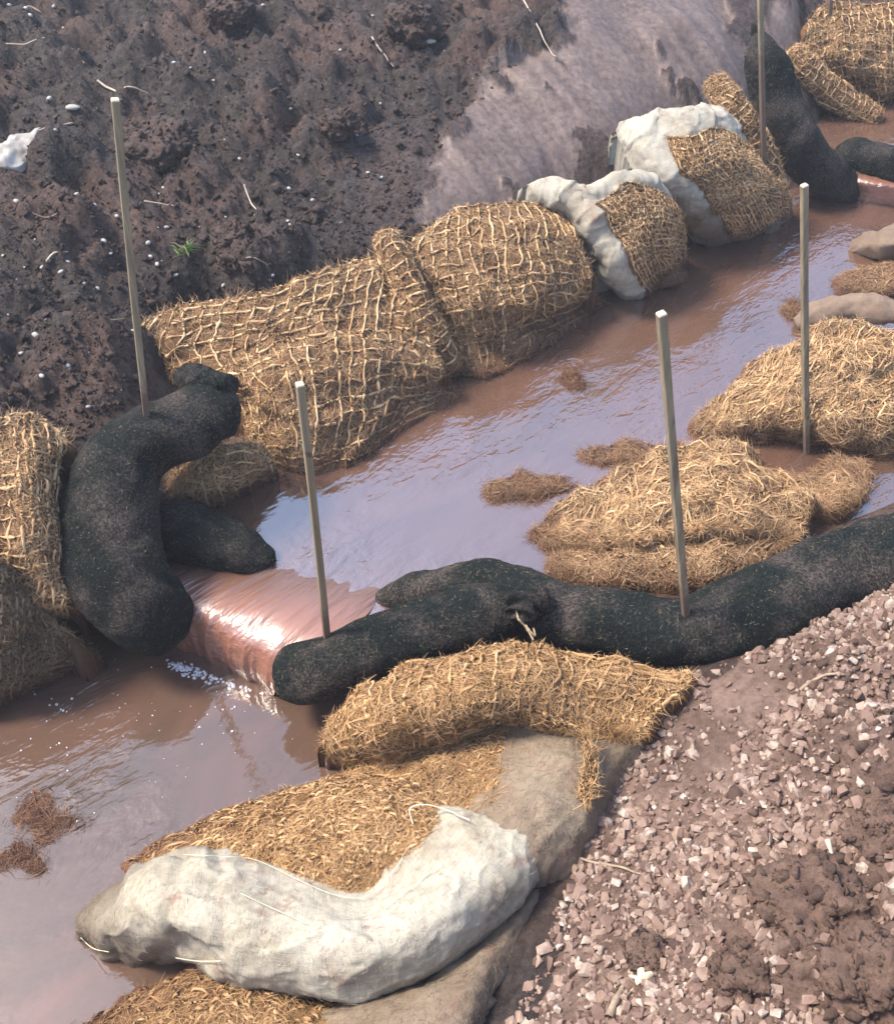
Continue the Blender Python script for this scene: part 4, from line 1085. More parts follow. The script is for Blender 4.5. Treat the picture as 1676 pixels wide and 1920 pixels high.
tb4, sb4 = coir_bag("coir_bag", "lowest coir bag cut off by the bottom edge, grey hessian side", "coir bag", [
    [(110, 1945, -.22), (250, 1868, -.19), (400, 1812, -.12), (520, 1850, -.09), (640, 1880, -.05)],
    [(150, 2000, -.16), (290, 1925, -.07), (420, 1872, -.01), (530, 1890, .02), (625, 1915, .03)],
    [(180, 2070, -.1), (320, 1995, .0), (440, 1955, .05), (540, 1962, .06), (615, 1970, .06)],
    [(200, 2160, -.1), (330, 2080, .0), (450, 2050, .05), (540, 2050, .06), (600, 2050, .06)]],
    netting=False, fl=(0.030, 0.021, 0.0040, 0.010, 1.3, 0.6), nfib=4500, group=None, mats=MATS_MAT, seed=31.0, body="coir_panel", lumps=0.02)
h4 = patch_surf([
    [(900, 1735, -.02), (960, 1690, .02), (1010, 1655, .04), (1062, 1625, .05)],
    [(740, 1850, -.02), (840, 1810, .05), (930, 1765, .09), (985, 1735, .06)],
    [(630, 1885, .0), (760, 1868, .1), (880, 1830, .14), (955, 1800, .08)],
    [(596, 1935, .05), (730, 1935, .14), (850, 1925, .16), (910, 1885, .1)],
    [(575, 2010, .05), (720, 2020, .14), (830, 2010, .16), (870, 1965, .1)]], 0.01, 0.008, 8, 0.0015, 32.0)
crease(h4, 0.010, 0.004, 2.0)
surf_mesh("hessian_cover", h4, M_HESS_GREY, tb4)
fuzz(h4, 2600, tb4, M_HESS_GREY)

# ------------------------------------------------------------------ black silt socks
GR_SOCK = "black silt socks damming the stream"
def sock(label, path, parts=(), pinch=(), seed=0.0, wrinkle=0.0, **kw):
    s = roll_surf(path, step=0.009, seg=52, squash=0.9, lumps=0.012, lump_s=5.5, fine=0.0016, seed=seed, pinch=pinch, wrinkle=wrinkle, **kw)
    s.displace((0.0035 * pn(s.S * 13 + seed) - 0.005 * ((1 - np.abs(pn(s.S * 6 + seed + 3))) ** 6 - .25)) * np.clip(np.linalg.norm(s.S - s.S.mean(1, keepdims=True), axis=-1) / .09, 0, 1) ** 2)
    q = s.S.reshape(-1, 3)
    t = thing("silt_sock", label, "silt sock", [*q.mean(0)[:2], q[:, 2].min()], GR_SOCK)
    surf_mesh("fabric_tube", s, M_SOCK, t)
    # wood-chip specks and fibres caught in the mesh
    add("caught_fibres", fibres(s, int(s.len_v * s.len_u * 2600), (0.004, 0.013), 0.0013, 0.2, base=0.001), M_CHAFF, t, True)
    return t, s
M_CHAFF = make_simple("chaff", (0.10, 0.085, 0.05), (0.26, 0.22, 0.13), 60, 0.9, 0, rnd=0.9)
ts1, ss1 = sock("thick black silt sock folded in a bend round the left stake", [
    (432, 765, .33, .095), (395, 775, .35, .112), (335, 802, .36, .12), (262, 845, .34, .135), (212, 915, .28, .148), (203, 1005, .20, .152), (232, 1090, .11, .15), (282, 1142, .02, .14), (328, 1180, -.09, .115)],
    pinch=[(318, 888, .30, .06, .05), (290, 868, .40, .035, .04), (265, 848, .46, .03, .03), (243, 830, .48, .025, .022), (305, 1072, .14, .05, .05), (270, 1068, .2, .035, .015)], seed=1.0)
# torn flap at its open end
fl_ = patch_surf([
    [(330, 700, .43), (345, 683, .46), (380, 684, .47), (420, 698, .45), (444, 706, .42)],
    [(345, 712, .44), (365, 700, .47), (395, 702, .475), (425, 712, .45), (440, 722, .42)],
    [(370, 722, .44), (385, 716, .465), (405, 718, .47), (425, 725, .44), (436, 735, .41)]], 0.006, 0.014, 16, 0.002, 3.0)
surf_mesh("torn_flap", fl_, M_SOCK, ts1, drop=0.03, out=0.006)
fl2 = patch_surf([[(402, 700, .475), (412, 715, .47), (418, 735, .44)], [(412, 698, .48), (424, 712, .47), (428, 728, .44)]], 0.005, 0.006, 20, 0.001, 5.0)
surf_mesh("torn_flap", fl2, M_SOCK, ts1, drop=0.02, out=0.004)
sock("short tapering black sock tip resting in the water behind the folded sock", [
    (285, 985, .06, .09), (340, 998, .07, .104), (410, 1015, .05, .098), (465, 1034, .03, .075), (515, 1052, .0, .03)], seed=2.0)
ts3, ss3 = sock("black silt sock tied off at its right end, beside the spillway", [
    (520, 1278, -.07, .09), (580, 1258, -.03, .098), (640, 1235, .02, .096), (730, 1203, .07, .094), (820, 1170, .11, .094), (900, 1150, .13, .092), (948, 1142, .15, .072), (975, 1138, .17, .042)], seed=3.0,
    pinch=[(950, 1160, .2, .03, .012), (945, 1120, .2, .03, .012)])
kn = roll_surf([(962, 1142, .18, .032), (980, 1134, .215, .042), (998, 1134, .23, .058), (1012, 1146, .22, .03)], step=0.004, seg=60, lumps=0.004, seed=3.0, squash=1.0)
an = np.arange(60) / 60 * 2 * np.pi
kn.displace(0.012 * np.sin(an * 9 + 0.6)[None] * np.ones((kn.S.shape[0], 1)))
knot_o = surf_mesh("gathered_knot", kn, M_SOCK, ts3)
cr = np.array([P(968, 1140, .22), P(972, 1160, .23), P(985, 1175, .21), P(1000, 1200, .19)]); cq = cr_basis(20, 4) @ cr
add("cord", tubes(cq[None], np.full((1, 20), .0035), 6, 250, 1.2), M_CORD, knot_o)
cr = np.array([P(985, 1172, .22), P(995, 1185, .215), P(1003, 1192, .205), P(1000, 1178, .21)]); cq = cr_basis(16, 4) @ cr
add("cord", tubes(cq[None], np.full((1, 16), .003), 6, 250, 1.2), M_CORD, knot_o)
sock("long black silt sock sagging at the middle stake, running off the right edge", [
    (706, 1128, -.02, .03), (770, 1112, .02, .06), (850, 1104, .06, .078), (930, 1105, .09, .09), (1000, 1128, .11, .096), (1060, 1152, .13, .096), (1150, 1168, .14, .102), (1250, 1178, .15, .112), (1340, 1170, .17, .122), (1450, 1135, .2, .126), (1560, 1082, .23, .126), (1680, 1040, .26, .126), (1820, 1000, .28, .12)],
    pinch=[(1285, 1110, .24, .06, .03), (1285, 1140, .27, .03, .02)], seed=4.0)
sock("hazy black silt sock climbing the bank, tied end at top", [
    (1424, 62, .72, .02), (1428, 92, .68, .075), (1436, 128, .60, .108), (1452, 175, .50, .112), (1478, 235, .37, .116), (1508, 288, .24, .118), (1550, 332, .11, .115), (1600, 362, .0, .085)],
    pinch=[(1440, 140, .75, .08, .03), (1500, 205, .5, .05, .012)], seed=5.0)
tuft = roll_surf([(1427, 72, .7, .02), (1420, 55, .74, .03), (1413, 38, .78, .012)], step=0.006, seg=24, lumps=0.012, lump_s=25, seed=6.0)
surf_mesh("tied_tuft", tuft, M_SOCK, [o for o in bpy.data.objects if o.get("label") == "hazy black silt sock climbing the bank, tied end at top"][0])
sock("hazy black silt sock low in the far weir at the right edge", [
    (1566, 290, .12, .05), (1600, 292, .15, .088), (1645, 302, .16, .095), (1700, 318, .15, .095), (1800, 345, .15, .09)], seed=7.0)

# ------------------------------------------------------------------ water spilling over the weirs
def spill(name, rows, seed):
    s = patch_surf(rows, 0.006, 0.0, 9, 0.0, seed)
    g = s.S
    al = (g[..., 0] + g[..., 1]) * 0.7
    ac = (g[..., 0] - g[..., 1]) * 0.7
    steep = sstep(0.0, -0.12, g[..., 2])
    d = (0.004 + 0.006 * steep) * pn(np.stack([ac * 22, al * 5, 0 * al + seed], -1)) + (0.002 + 0.006 * steep) * pn(np.stack([ac * 62, al * 9, 0 * al + seed], -1))
    s.displace(d)
    o = surf_mesh(name, s, M_WEIR, None, skirt=False)
    run = np.linspace(0, 1, g.shape[0])[:, None] * np.ones((1, g.shape[1]))
    o.data.attributes['rnd'].data.foreach_set('value', sstep(0.0, 0.45, run).astype(np.float32).ravel())
    return kind(o, "structure"), s
_, sw = spill("water_spillway", [
    [(300, 1040, -.004), (430, 1060, -.003), (560, 1065, -.003), (715, 1095, -.004)],
    [(315, 1090, .008), (430, 1105, .010), (545, 1120, .010), (690, 1150, .006)],
    [(335, 1135, -.005), (420, 1148, .002), (515, 1172, .002), (610, 1212, -.005)],
    [(330, 1168, -.05), (400, 1180, -.035), (475, 1212, -.035), (565, 1252, -.05)],
    [(318, 1192, -.13), (378, 1208, -.12), (442, 1242, -.12), (525, 1288, -.13)],
    [(305, 1214, -.23), (368, 1234, -.23), (432, 1264, -.23), (512, 1306, -.23)]], 1.0)
spill("water_far_spillway", [
    [(1590, 318, .125), (1640, 322, .125), (1720, 330, .125), (1800, 340, .125)],
    [(1596, 338, .10), (1640, 345, .11), (1720, 352, .11), (1800, 365, .11)],
    [(1600, 358, .04), (1640, 365, .05), (1720, 375, .05), (1800, 385, .05)],
    [(1598, 378, -.02), (1640, 388, -.02), (1720, 396, -.02), (1800, 405, -.02)]], 2.0)
# foam
ico = bmesh.new(); bmesh.ops.create_icosphere(ico, subdivisions=1, radius=1.0)
IV = np.array([v.co[:] for v in ico.verts]); IF = np.array([[v.index for v in f.verts] for f in ico.faces]); ico.free()
ico = bmesh.new(); bmesh.ops.create_icosphere(ico, subdivisions=3, radius=1.0)
IV3 = np.array([v.co[:] for v in ico.verts]); IF3 = np.array([[v.index for v in f.verts] for f in ico.faces]); ico.free()
ico = bmesh.new(); bmesh.ops.create_icosphere(ico, subdivisions=5, radius=1.0)
IV4 = np.array([v.co[:] for v in ico.verts]); IF4 = np.array([[v.index for v in f.verts] for f in ico.faces]); ico.free()
def blobs(C, R, V0=IV, F0=IF, flat=0.5, jit=0.0, rot=True):
    n = len(C)
    V = np.repeat(V0[None], n, 0)
    if jit: V = V * (1 + jit * rng.normal(size=(n, len(V0), 1)))
    V = V * R[:, None, None]
    if np.ndim(flat) == 0: V[..., 2] *= flat
    V = V + C[:, None]
    F = (F0[None] + (np.arange(n) * len(V0))[:, None, None]).reshape(-1, F0.shape[1])
    return V.reshape(-1, 3), F, np.repeat(rng.random(n), len(V0))
fc, fr = [], []
for k in range(150):
    t = rng.random() ** 1.3; px = 328 + 168 * t + rng.normal(0, 5); py = 1246 + 60 * t + abs(rng.normal(0, 9)) - 5
    if rng.random() < 0.5: px = rng.normal(345, 16); py = 1252 + 0.35 * (px - 345) + rng.normal(0, 6)
    fc.append(P(px, py, Z_LOW)); fr.append(rng.uniform(.003, .008))
o = add("foam", blobs(np.array(fc), np.array(fr), flat=0.28, jit=0.2), M_FOAM, None, True)
o["label"] = "white foam where the spillway meets the lower pool"; o["category"] = "foam"
fc, fr = [], []
for (cx, cy, n, sp, rr) in [(75, 1300, 5, 16, .006), (130, 1310, 8, 16, .008), (105, 1330, 6, 14, .006), (60, 1500, 4, 20, .005), (150, 1355, 6, 22, .004), (330, 1345, 16, 60, .004), (410, 1370, 10, 28, .006), (405, 1335, 9, 20, .006), (230, 1400, 14, 90, .0035),
                            (380, 1430, 14, 70, .0035), (200, 1330, 14, 60, .0035), (30, 1400, 10, 40, .005), (100, 1400, 8, 30, .005), (500, 1370, 8, 60, .003), (150, 1450, 6, 30, .004), (260, 1250, 6, 30, .005), (420, 1300, 10, 30, .004), (150, 1530, 3, 20, .006), (470, 1500, 4, 40, .003)]:
    for k in range(max(2, n // 2)):
        fc.append(P(cx + rng.normal(0, sp), cy + rng.normal(0, sp * .35), Z_LOW + .001)); fr.append(rr * rng.uniform(.3, .8))
o = add("foam_bubbles", blobs(np.array(fc), np.array(fr), flat=0.5, jit=0.1), M_FOAM, None, True)
o["label"] = "scattered white bubbles drifting on the lower pool"; o["category"] = "foam"

# ------------------------------------------------------------------ stakes
def stake(label, top, base, zb, lean=0.0, w=0.0098, bury=0.3):
    b = P(base[0], base[1], zb); t = P_at_y(top[0], top[1], b[1] + lean)
    d = (t - b) / np.linalg.norm(t - b)
    L = np.linalg.norm(t - b)
    root = thing("timber_stake", label, "stake", b, "square timber stakes pinning the socks and mats")
    nseg = 14
    rings = []
    a = np.array([1, 0.35, 0]); a -= d * (a @ d); a /= np.linalg.norm(a); c = np.cross(d, a)
    ch = 0.18
    prof = np.array([(1 - ch, 1), (1, 1 - ch), (1, -1 + ch), (1 - ch, -1), (-1 + ch, -1), (-1, -1 + ch), (-1, 1 - ch), (-1 + ch, 1)])
    ph = rng.uniform(0, 20)
    for k in range(nseg + 1):
        tt = -bury + (L + bury) * k / nseg
        q = b + d * tt
        bow = 0.004 * math.sin(tt * 2.3 + ph)
        ww = w * (1 + 0.04 * math.sin(tt * 9 + ph))
        rings.append([q + a * (x * ww + bow) + c * y * ww for x, y in prof])
    V = np.array(rings).reshape(-1, 3)
    F = grid_faces(nseg + 1, 8, wrap=True)
    hgt = np.repeat(np.linspace(-bury, L, nseg + 1), 8)
    o = link_mesh("shaft", V, [F], M_TIMBER, root, smooth=False, attrs={'rnd': np.clip(1 - hgt / .28, 0, 1)})
    top_v = np.array(rings[-1]); cc = top_v.mean(0) + d * 0.002
    V2 = np.concatenate([top_v, top_v + d * 0.0035 - (top_v - top_v.mean(0)) * 0.12, [cc + d * 0.003]])
    k = np.arange(8); k2 = (k + 1) % 8
    link_mesh("cut_top", V2, [np.stack([k, k2, k2 + 8, k + 8], -1), np.stack([k + 8, k2 + 8, np.full(8, 16)], -1)], M_TIMBER_END, o, smooth=False)
    return root
stake("tall leaning timber stake at the left, through the folded black sock", (216, 188), (278, 785), .45, bury=.5)
stake("timber stake beside the spillway, at the tied sock's blunt end", (560, 722), (613, 1192), .08, bury=.4)
stake("timber stake standing in the middle of the long black sock", (1237, 590), (1288, 1152), .24, bury=.5)
stake("timber stake in front of the pale coir mound, mirrored in small pool", (1508, 348), (1512, 848), .0, bury=.35)
stake("hazy timber stake through the far black sock, top out of frame", (1424, -150), (1428, 142), .72, bury=.6)
stake("faint timber stake in the far coir mound at the top edge", (1562, -160), (1556, 36), .5, bury=.4)

# ------------------------------------------------------------------ stones, clods, debris
def gz(x, y): return ground(np.atleast_1d(np.array(x, float)), np.atleast_1d(np.array(y, float)))[0]
def on_ground(px, py):
    z = 0.4
    for _ in range(7):
        q = P(px, py, z); z = 0.4 * z + 0.6 * float(base_z(q[:1], q[1:2])[0])
    q = P(px, py, z); q[2] = float(gz(q[0], q[1])[0])
    return q
# stone shapes
SH = []
for k in range(14):
    bm = bmesh.new()
    pts = rng.normal(size=(15, 3)); pts /= np.linalg.norm(pts, axis=1)[:, None]
    pts *= rng.uniform(.8, 1.1, (15, 1)) * np.array([1.0, rng.uniform(.65, .95), rng.uniform(.5, .75)])
    for p in pts: bm.verts.new(p)
    r = bmesh.ops.convex_hull(bm, input=bm.verts)
    bmesh.ops.delete(bm, geom=[v for v in bm.verts if not v.link_faces], context='VERTS')
    bm.verts.index_update()
    SH.append((np.array([v.co[:] for v in bm.verts]), np.array([[v.index for v in f.verts] for f in bm.faces])))
    bm.free()
SH2 = []
for k in range(10):
    bm = bmesh.new()
    pts = rng.normal(size=(9, 3)); pts /= np.linalg.norm(pts, axis=1)[:, None]
    pts *= rng.uniform(.7, 1.15, (9, 1)) * np.array([1.0, rng.uniform(.65, .95), rng.uniform(.6, .85)])
    for p in pts: bm.verts.new(p)
    bmesh.ops.convex_hull(bm, input=bm.verts)
    bmesh.ops.delete(bm, geom=[v for v in bm.verts if not v.link_faces], context='VERTS')
    bm.verts.index_update()
    SH2.append((np.array([v.co[:] for v in bm.verts]), np.array([[v.index for v in f.verts] for f in bm.faces])))
    bm.free()
def rot_rand(n, tilt=0.5):
    az = rng.uniform(0, 2 * np.pi, n); tx = rng.normal(0, tilt, n); ty = rng.normal(0, tilt, n)
    c, s = np.cos(az), np.sin(az); O = np.zeros(n); I = np.ones(n)
    Rz = np.stack([c, -s, O, s, c, O, O, O, I], -1).reshape(n, 3, 3)
    Rx = np.stack([I, O, O, O, np.cos(tx), -np.sin(tx), O, np.sin(tx), np.cos(tx)], -1).reshape(n, 3, 3)
    Ry = np.stack([np.cos(ty), O, np.sin(ty), O, I, O, -np.sin(ty), O, np.cos(ty)], -1).reshape(n, 3, 3)
    return Rz @ Rx @ Ry
def stones(C, R, rn=None, tilt=0.5, SH=SH):
    n = len(C); M = rot_rand(n, tilt); which = rng.integers(0, len(SH), n)
    rn = rng.random(n) if rn is None else rn
    V, F, A = [], [], []; o = 0
    for k, (v0, f0) in enumerate(SH):
        i = np.where(which == k)[0]
        if not len(i): continue
        v = np.einsum('nij,mj->nmi', M[i], v0) * R[i][:, None, None] + C[i][:, None]
        V.append(v.reshape(-1, 3)); F.append((f0[None] + (np.arange(len(i)) * len(v0))[:, None, None]).reshape(-1, 3) + o); A.append(np.repeat(rn[i], len(v0))); o += len(i) * len(v0)
    return np.concatenate(V), np.concatenate(F), np.concatenate(A)
# gravel over the near bank
def near_pts(n):
    x = rng.uniform(-0.15, 2.6, n); y = rng.uniform(0.2, 2.9, n)
    k = in_poly(x + 0.03 * pn(np.stack([x * 6, y * 6, 0 * x], -1)), y, NEAR)
    return x[k], y[k]
x, y = near_pts(60000)
dens = n2(x, y, 2.2, 77.0, 3)
# bare trodden mud strip below the long sock, stones thickest near the picture's lower middle
bare = np.exp(-(((x - 0.82) * 0.75 + (y - 1.66) * 0.2) / 0.17) ** 2) * sstep(1.3, 1.6, y)
pr = np.clip(0.95 + 1.2 * dens - 0.5 * bare, 0.04, 1.0) * (1 - 0.6 * sstep(0.62, 1.0, x + 0.3 * (1.5 - y)) * sstep(1.6, 1.2, y))
k = rng.random(len(x)) < pr * 1.0
x, y = x[k], y[k]
R = np.clip(rng.lognormal(math.log(0.0085), 0.52, len(x)), 0.003, 0.022)
C = np.stack([x, y, gz(x, y) + R * 0.3], -1)
geo = stones(C, R)
o = link_mesh("gravel", geo[0], geo[1], M_GRAVEL, None, smooth=False, attrs={"rnd": geo[2]}); kind(o, "stuff")
o["label"] = "pinkish broken gravel spread over the near mud bank"; o["category"] = "gravel"
# the largest chippings, one by one
GS = []
for k in range(14):
    me = bpy.data.meshes.new("gravel_stone")
    me.from_pydata([tuple(v) for v in SH[k][0]], [], [list(map(int, f)) for f in SH[k][1]])
    at = me.attributes.new("rnd", 'FLOAT', 'POINT'); at.data.foreach_set("value", np.full(len(me.vertices), 0.25 + 0.7 * rng.random(), np.float32))
    me.materials.append(M_GRAVEL); GS.append(me)
x, y = near_pts(2600)
k = (rng.random(len(x)) < np.clip(0.5 + dens.mean() + n2(x, y, 2.2, 77.0, 3), 0.05, 1) * 0.3)
x, y = x[k][:170], y[k][:170]
zz = gz(x, y)
for k in range(len(x)):
    o = bpy.data.objects.new("gravel_stone", GS[k % 14]); col.objects.link(o)
    r = rng.uniform(.016, .024)
    o.location = (x[k], y[k], zz[k] + r * .25); o.scale = (r, r, r); o.rotation_euler = (rng.normal(0, .4), rng.normal(0, .4), rng.uniform(0, 6.28))
    tag(o, "coarse muddy gravel stone lying loose on the near mud bank", "stone", "coarse gravel stones on the near bank")
# white pebbles on the spoil bank, where the photo shows them
PEB = [(18, 12, 9), (102, 13, 7), (55, 38, 8), (118, 38, 7), (62, 45, 7), (390, 130, 6), (332, 145, 7), (540, 55, 8), (362, 152, 5), (404, 172, 5), (95, 193, 9), (374, 198, 8), (545, 203, 6), (713, 185, 6), (670, 258, 6), (585, 368, 9), (544, 370, 7),
       (30, 372, 10), (8, 401, 8), (150, 388, 9), (180, 390, 8), (222, 415, 9), (316, 440, 9), (192, 452, 10), (198, 463, 9), (5, 470, 8), (540, 415, 7), (545, 430, 7), (285, 485, 10), (287, 500, 8), (300, 518, 10), (115, 510, 9), (128, 495, 10), (180, 528, 8), (337, 550, 8),
       (510, 482, 8), (512, 518, 8), (418, 527, 8), (65, 617, 13), (85, 723, 9), (168, 768, 9), (5, 530, 7), (410, 308, 7), (690, 318, 7), (716, 330, 7), (560, 297, 6), (478, 398, 6), (160, 540, 6), (210, 480, 7), (450, 300, 6), (640, 120, 6), (610, 160, 5), (120, 300, 7), (250, 620, 7), (40, 660, 8), (130, 690, 8), (495, 25, 6), (700, 40, 6), (305, 345, 6), (365, 250, 6)]
GP = []
for k in range(8):
    bm = bmesh.new(); bmesh.ops.create_icosphere(bm, subdivisions=2, radius=1)
    sc = np.array([1, rng.uniform(.6, .85), rng.uniform(.45, .65)])
    for v in bm.verts:
        q = np.array(v.co[:]); v.co = q * sc * (1 + 0.16 * float(pn(q * 1.3 + k * 5)))
    me = bpy.data.meshes.new("white_pebble"); bm.to_mesh(me); bm.free()
    me.polygons.foreach_set("use_smooth", np.ones(len(me.polygons), bool)); me.materials.append(M_PEBBLE); GP.append(me)
for k, (px, py, s_) in enumerate(PEB):
    q = on_ground(px, py)
    o = bpy.data.objects.new("white_pebble", GP[k % 8]); col.objects.link(o)
    r = s_ * 0.5 * np.linalg.norm(q - [0, 0, CAM_H]) / FPX * 1.2
    o.location = (q[0], q[1], q[2] + r * .3); o.scale = (r, r, r); o.rotation_euler = (rng.normal(0, .3), rng.normal(0, .3), rng.uniform(0, 6.28))
    tag(o, "small white pebble lying on the dark churned mud bank", "pebble", "white pebbles on the spoil bank")
for (px, py, s_, lab) in [(143, 225, 22, "flat blue-grey pebble on the dark mud left of the tall stake"), (805, 74, 20, "flat blue-grey stone near the top of the dark bank")]:
    q = on_ground(px, py); r = s_ * 0.5 * np.linalg.norm(q - [0, 0, CAM_H]) / FPX
    o = bpy.data.objects.new("grey_pebble", GP[3].copy()); o.data.materials[0] = M_PLASTIC; col.objects.link(o)
    o.location = (q[0], q[1], q[2] + r * .3); o.scale = (r * 1.2, r, r * .7); tag(o, lab, "pebble")
# tiny grit and crumbs of soil on the bank
def bank_pts(n):
    th = np.radians(rng.uniform(-46, 20, n)); dep = np.radians(rng.uniform(17, 48, n)); r = CAM_H / np.tan(dep) * rng.uniform(.5, .95, n)
    x, y = r * np.sin(th), r * np.cos(th)
    z = gz(x, y)
    k = (z > 0.3) & ~in_poly(x, y, CUT) & ~in_poly(x, y, NEAR)
    return x[k], y[k], z[k]
x, y, z = bank_pts(75000)
R = np.clip(rng.lognormal(math.log(0.0068), 0.55, len(x)), 0.003, 0.04)
C = np.stack([x, y, z + R * 0.15], -1)
o = add("soil_crumbs", stones(C, R, SH=SH2), M_CLOD, None, True)
o["label"] = "loose dark soil crumbs and clods over the spoil bank"; o["category"] = "soil"
x, y, z = bank_pts(450)
R = rng.uniform(.0025, .006, len(x))
geo = stones(np.stack([x, y, z + R * .6], -1), R)
o = link_mesh("white_grit", geo[0], geo[1], M_PEBBLE, None, attrs={"rnd": geo[2]}); kind(o, "stuff")
o["label"] = "fine white stone grit sprinkled over the dark bank"; o["category"] = "grit"
# crumbs of brown soil on the near bank
x, y = near_pts(9000)
w = sstep(0.35, 1.0, x + 0.35 * (1.5 - y)) * np.clip(0.5 + n2(x, y, 2.6, 31.0, 3), 0, 1)
k = rng.random(len(x)) < w
x, y = x[k], y[k]
R = np.clip(rng.lognormal(math.log(0.010), 0.5, len(x)), 0.004, 0.035)
o = add("soil_crumbs", stones(np.stack([x, y, gz(x, y) + R * .1], -1), R), M_CLOD_BROWN, None, True)
o["label"] = "loose brown soil crumbs among the near gravel"; o["category"] = "soil"
# big clods
def big_clod(label, px, py, r, mat, sq=0.75, seed=0.0, name="mud_clod"):
    q = on_ground(px, py); r = r * np.linalg.norm(q - [0, 0, CAM_H]) / FPX
    V = IV4 * (0.9 + 0.34 * fbm(IV4 * 1.1 + seed, 2)[:, None] + 0.16 * (np.abs(fbm(IV4 * 3 + seed, 2)) - .3)[:, None] + 0.07 * fbm(IV4 * 7 + seed, 3)[:, None] + 0.05 * np.abs(fbm(IV4 * 16 + seed, 3))[:, None])
    V = V * r * np.array([1, 1, sq]) + q + [0, 0, r * sq * .15]
    k = rng.integers(0, len(V), 520); up = V[k, 2] > q[2] - r * .1; k = k[up]
    cg = stones(V[k], np.clip(rng.lognormal(math.log(r * .075), .55, len(k)), r * .025, r * .26), SH=SH2)
    o = link_mesh(name, np.concatenate([V, cg[0]]), np.concatenate([IF4, cg[1] + len(V)]), mat, None, attrs={"rnd": np.concatenate([np.zeros(len(V)), cg[2]])})
    return tag(o, label, "mud clod", "large clods of dug soil")
big_clod("largest brown mud clod among gravel, near right edge", 1515, 1715, 95, M_CLOD_BROWN, .8, 1.0)
big_clod("brown mud clod in the bottom right corner", 1625, 1850, 90, M_CLOD_BROWN, .8, 2.0)
big_clod("low brown mud clod at bottom, left of the corner clod", 1390, 1830, 62, M_CLOD_BROWN, .6, 3.0)
big_clod("small brown mud clod at the bottom, nearest the pale leaf", 1215, 1800, 42, M_CLOD_BROWN, .5, 4.0)
big_clod("brown clod by the right edge above the largest clod", 1650, 1570, 55, M_CLOD_BROWN, .7, 5.0)
big_clod("big reddish-brown clod right of the tall leaning stake", 305, 270, 62, M_CLOD, .9, 6.0)
big_clod("dark clod with flat top above the grass tuft", 440, 450, 38, M_CLOD, .8, 7.0)
big_clod("dark clod at right of the grass tuft beside the big bag", 455, 485, 42, M_CLOD, .7, 8.0)
big_clod("dark clod high on the bank right of centre top", 770, 60, 46, M_CLOD, .9, 9.0)
big_clod("dark clod at the top edge of bank", 430, 40, 40, M_CLOD, .8, 10.0)
big_clod("dark clod beside the scraped slope's upper edge", 640, 265, 36, M_CLOD, .7, 11.0)

def twig(label, pts, r=0.004, mat=None, lift=0.008, name="twig"):
    c = np.array([on_ground(*p) + [0, 0, lift + (p[2] if len(p) > 2 else 0)] for p in [(a[0], a[1]) for a in pts]])
    n = 8 * len(c); q = cr_basis(n, len(c)) @ c
    q = q + 0.004 * np.stack([pn(q * 20 + 1), pn(q * 20 + 5), pn(q * 20 + 9)], -1)
    rr = r * np.linspace(1.0, .45, n)[None] * (1 + .2 * pn(q * 40))[None]
    g = tubes(q[None], rr, 6)
    return tag(add(name, g, mat or M_TWIG, None), label, "twig", "twigs and roots strewn about")
twig("long bleached root lying down the bank near the top", [(965, -5), (990, 30), (1005, 65), (1030, 100), (1042, 112)], .0045, M_TWIG_PALE)
twig("pale broken stick above the tall stake's top", [(182, 145), (215, 162), (245, 178), (278, 177)], .006, M_TWIG_PALE)
twig("pale twig near the top left corner", [(40, 0), (60, 12), (78, 24)], .004, M_TWIG)
twig("straight pale twig along the left edge high on the bank", [(0, 83), (45, 84), (88, 88)], .004, M_TWIG_PALE)
twig("dark twig slanting under the straight pale twig", [(120, 90), (140, 105), (160, 124)], .004, M_TWIG)
twig("forked pale twig by a pebble right of the clods", [(462, 365), (470, 382), (482, 405)], .004, M_TWIG_PALE)
twig("pale stick high in the middle of the dark bank", [(698, 95), (715, 110), (738, 122)], .005, M_TWIG_PALE)
twig("bent pale stick left of the tall stake, beside torn sheet", [(88, 300), (110, 280), (145, 270)], .004, M_TWIG_PALE)
twig("short dark stick below the torn sheet", [(52, 415), (85, 418), (115, 417)], .004, M_TWIG)
twig("pale stick with green tip left of the grass tuft", [(76, 500), (105, 490), (132, 480)], .005, M_TWIG_PALE)
twig("long straight twig touching the tall stake's lower half", [(190, 600), (220, 600), (262, 603)], .004, M_TWIG)
twig("thin forked twig right beside the tall stake", [(245, 375), (275, 380), (330, 388)], .0035, M_TWIG_PALE)
twig("thin curved root by the grass tuft, running right", [(430, 510), (470, 516), (505, 510)], .004, M_TWIG)
twig("dark twig lying on the gravel beside the cream bag", [(1085, 1615), (1150, 1625), (1195, 1640), (1238, 1644)], .004, M_TWIG)
twig("pale curved twig on the gravel right of the dark twig", [(1250, 1640), (1265, 1660), (1285, 1668)], .0025, M_TWIG_PALE)
twig("stout dark stick half buried at the bottom of gravel", [(1140, 1915), (1152, 1885), (1165, 1850)], .012, M_TWIG)
twig("thin pale twig in the bottom right corner", [(1585, 1855), (1615, 1865), (1650, 1868)], .003, M_TWIG_PALE)
twig("short light wood splinter on the largest brown clod", [(1540, 1600), (1543, 1612), (1546, 1625)], .007, M_TWIG_PALE, 0.05)
twig("dark bent root near the right edge above the gravel", [(1500, 1300), (1535, 1290), (1570, 1295)], .006, M_TWIG)

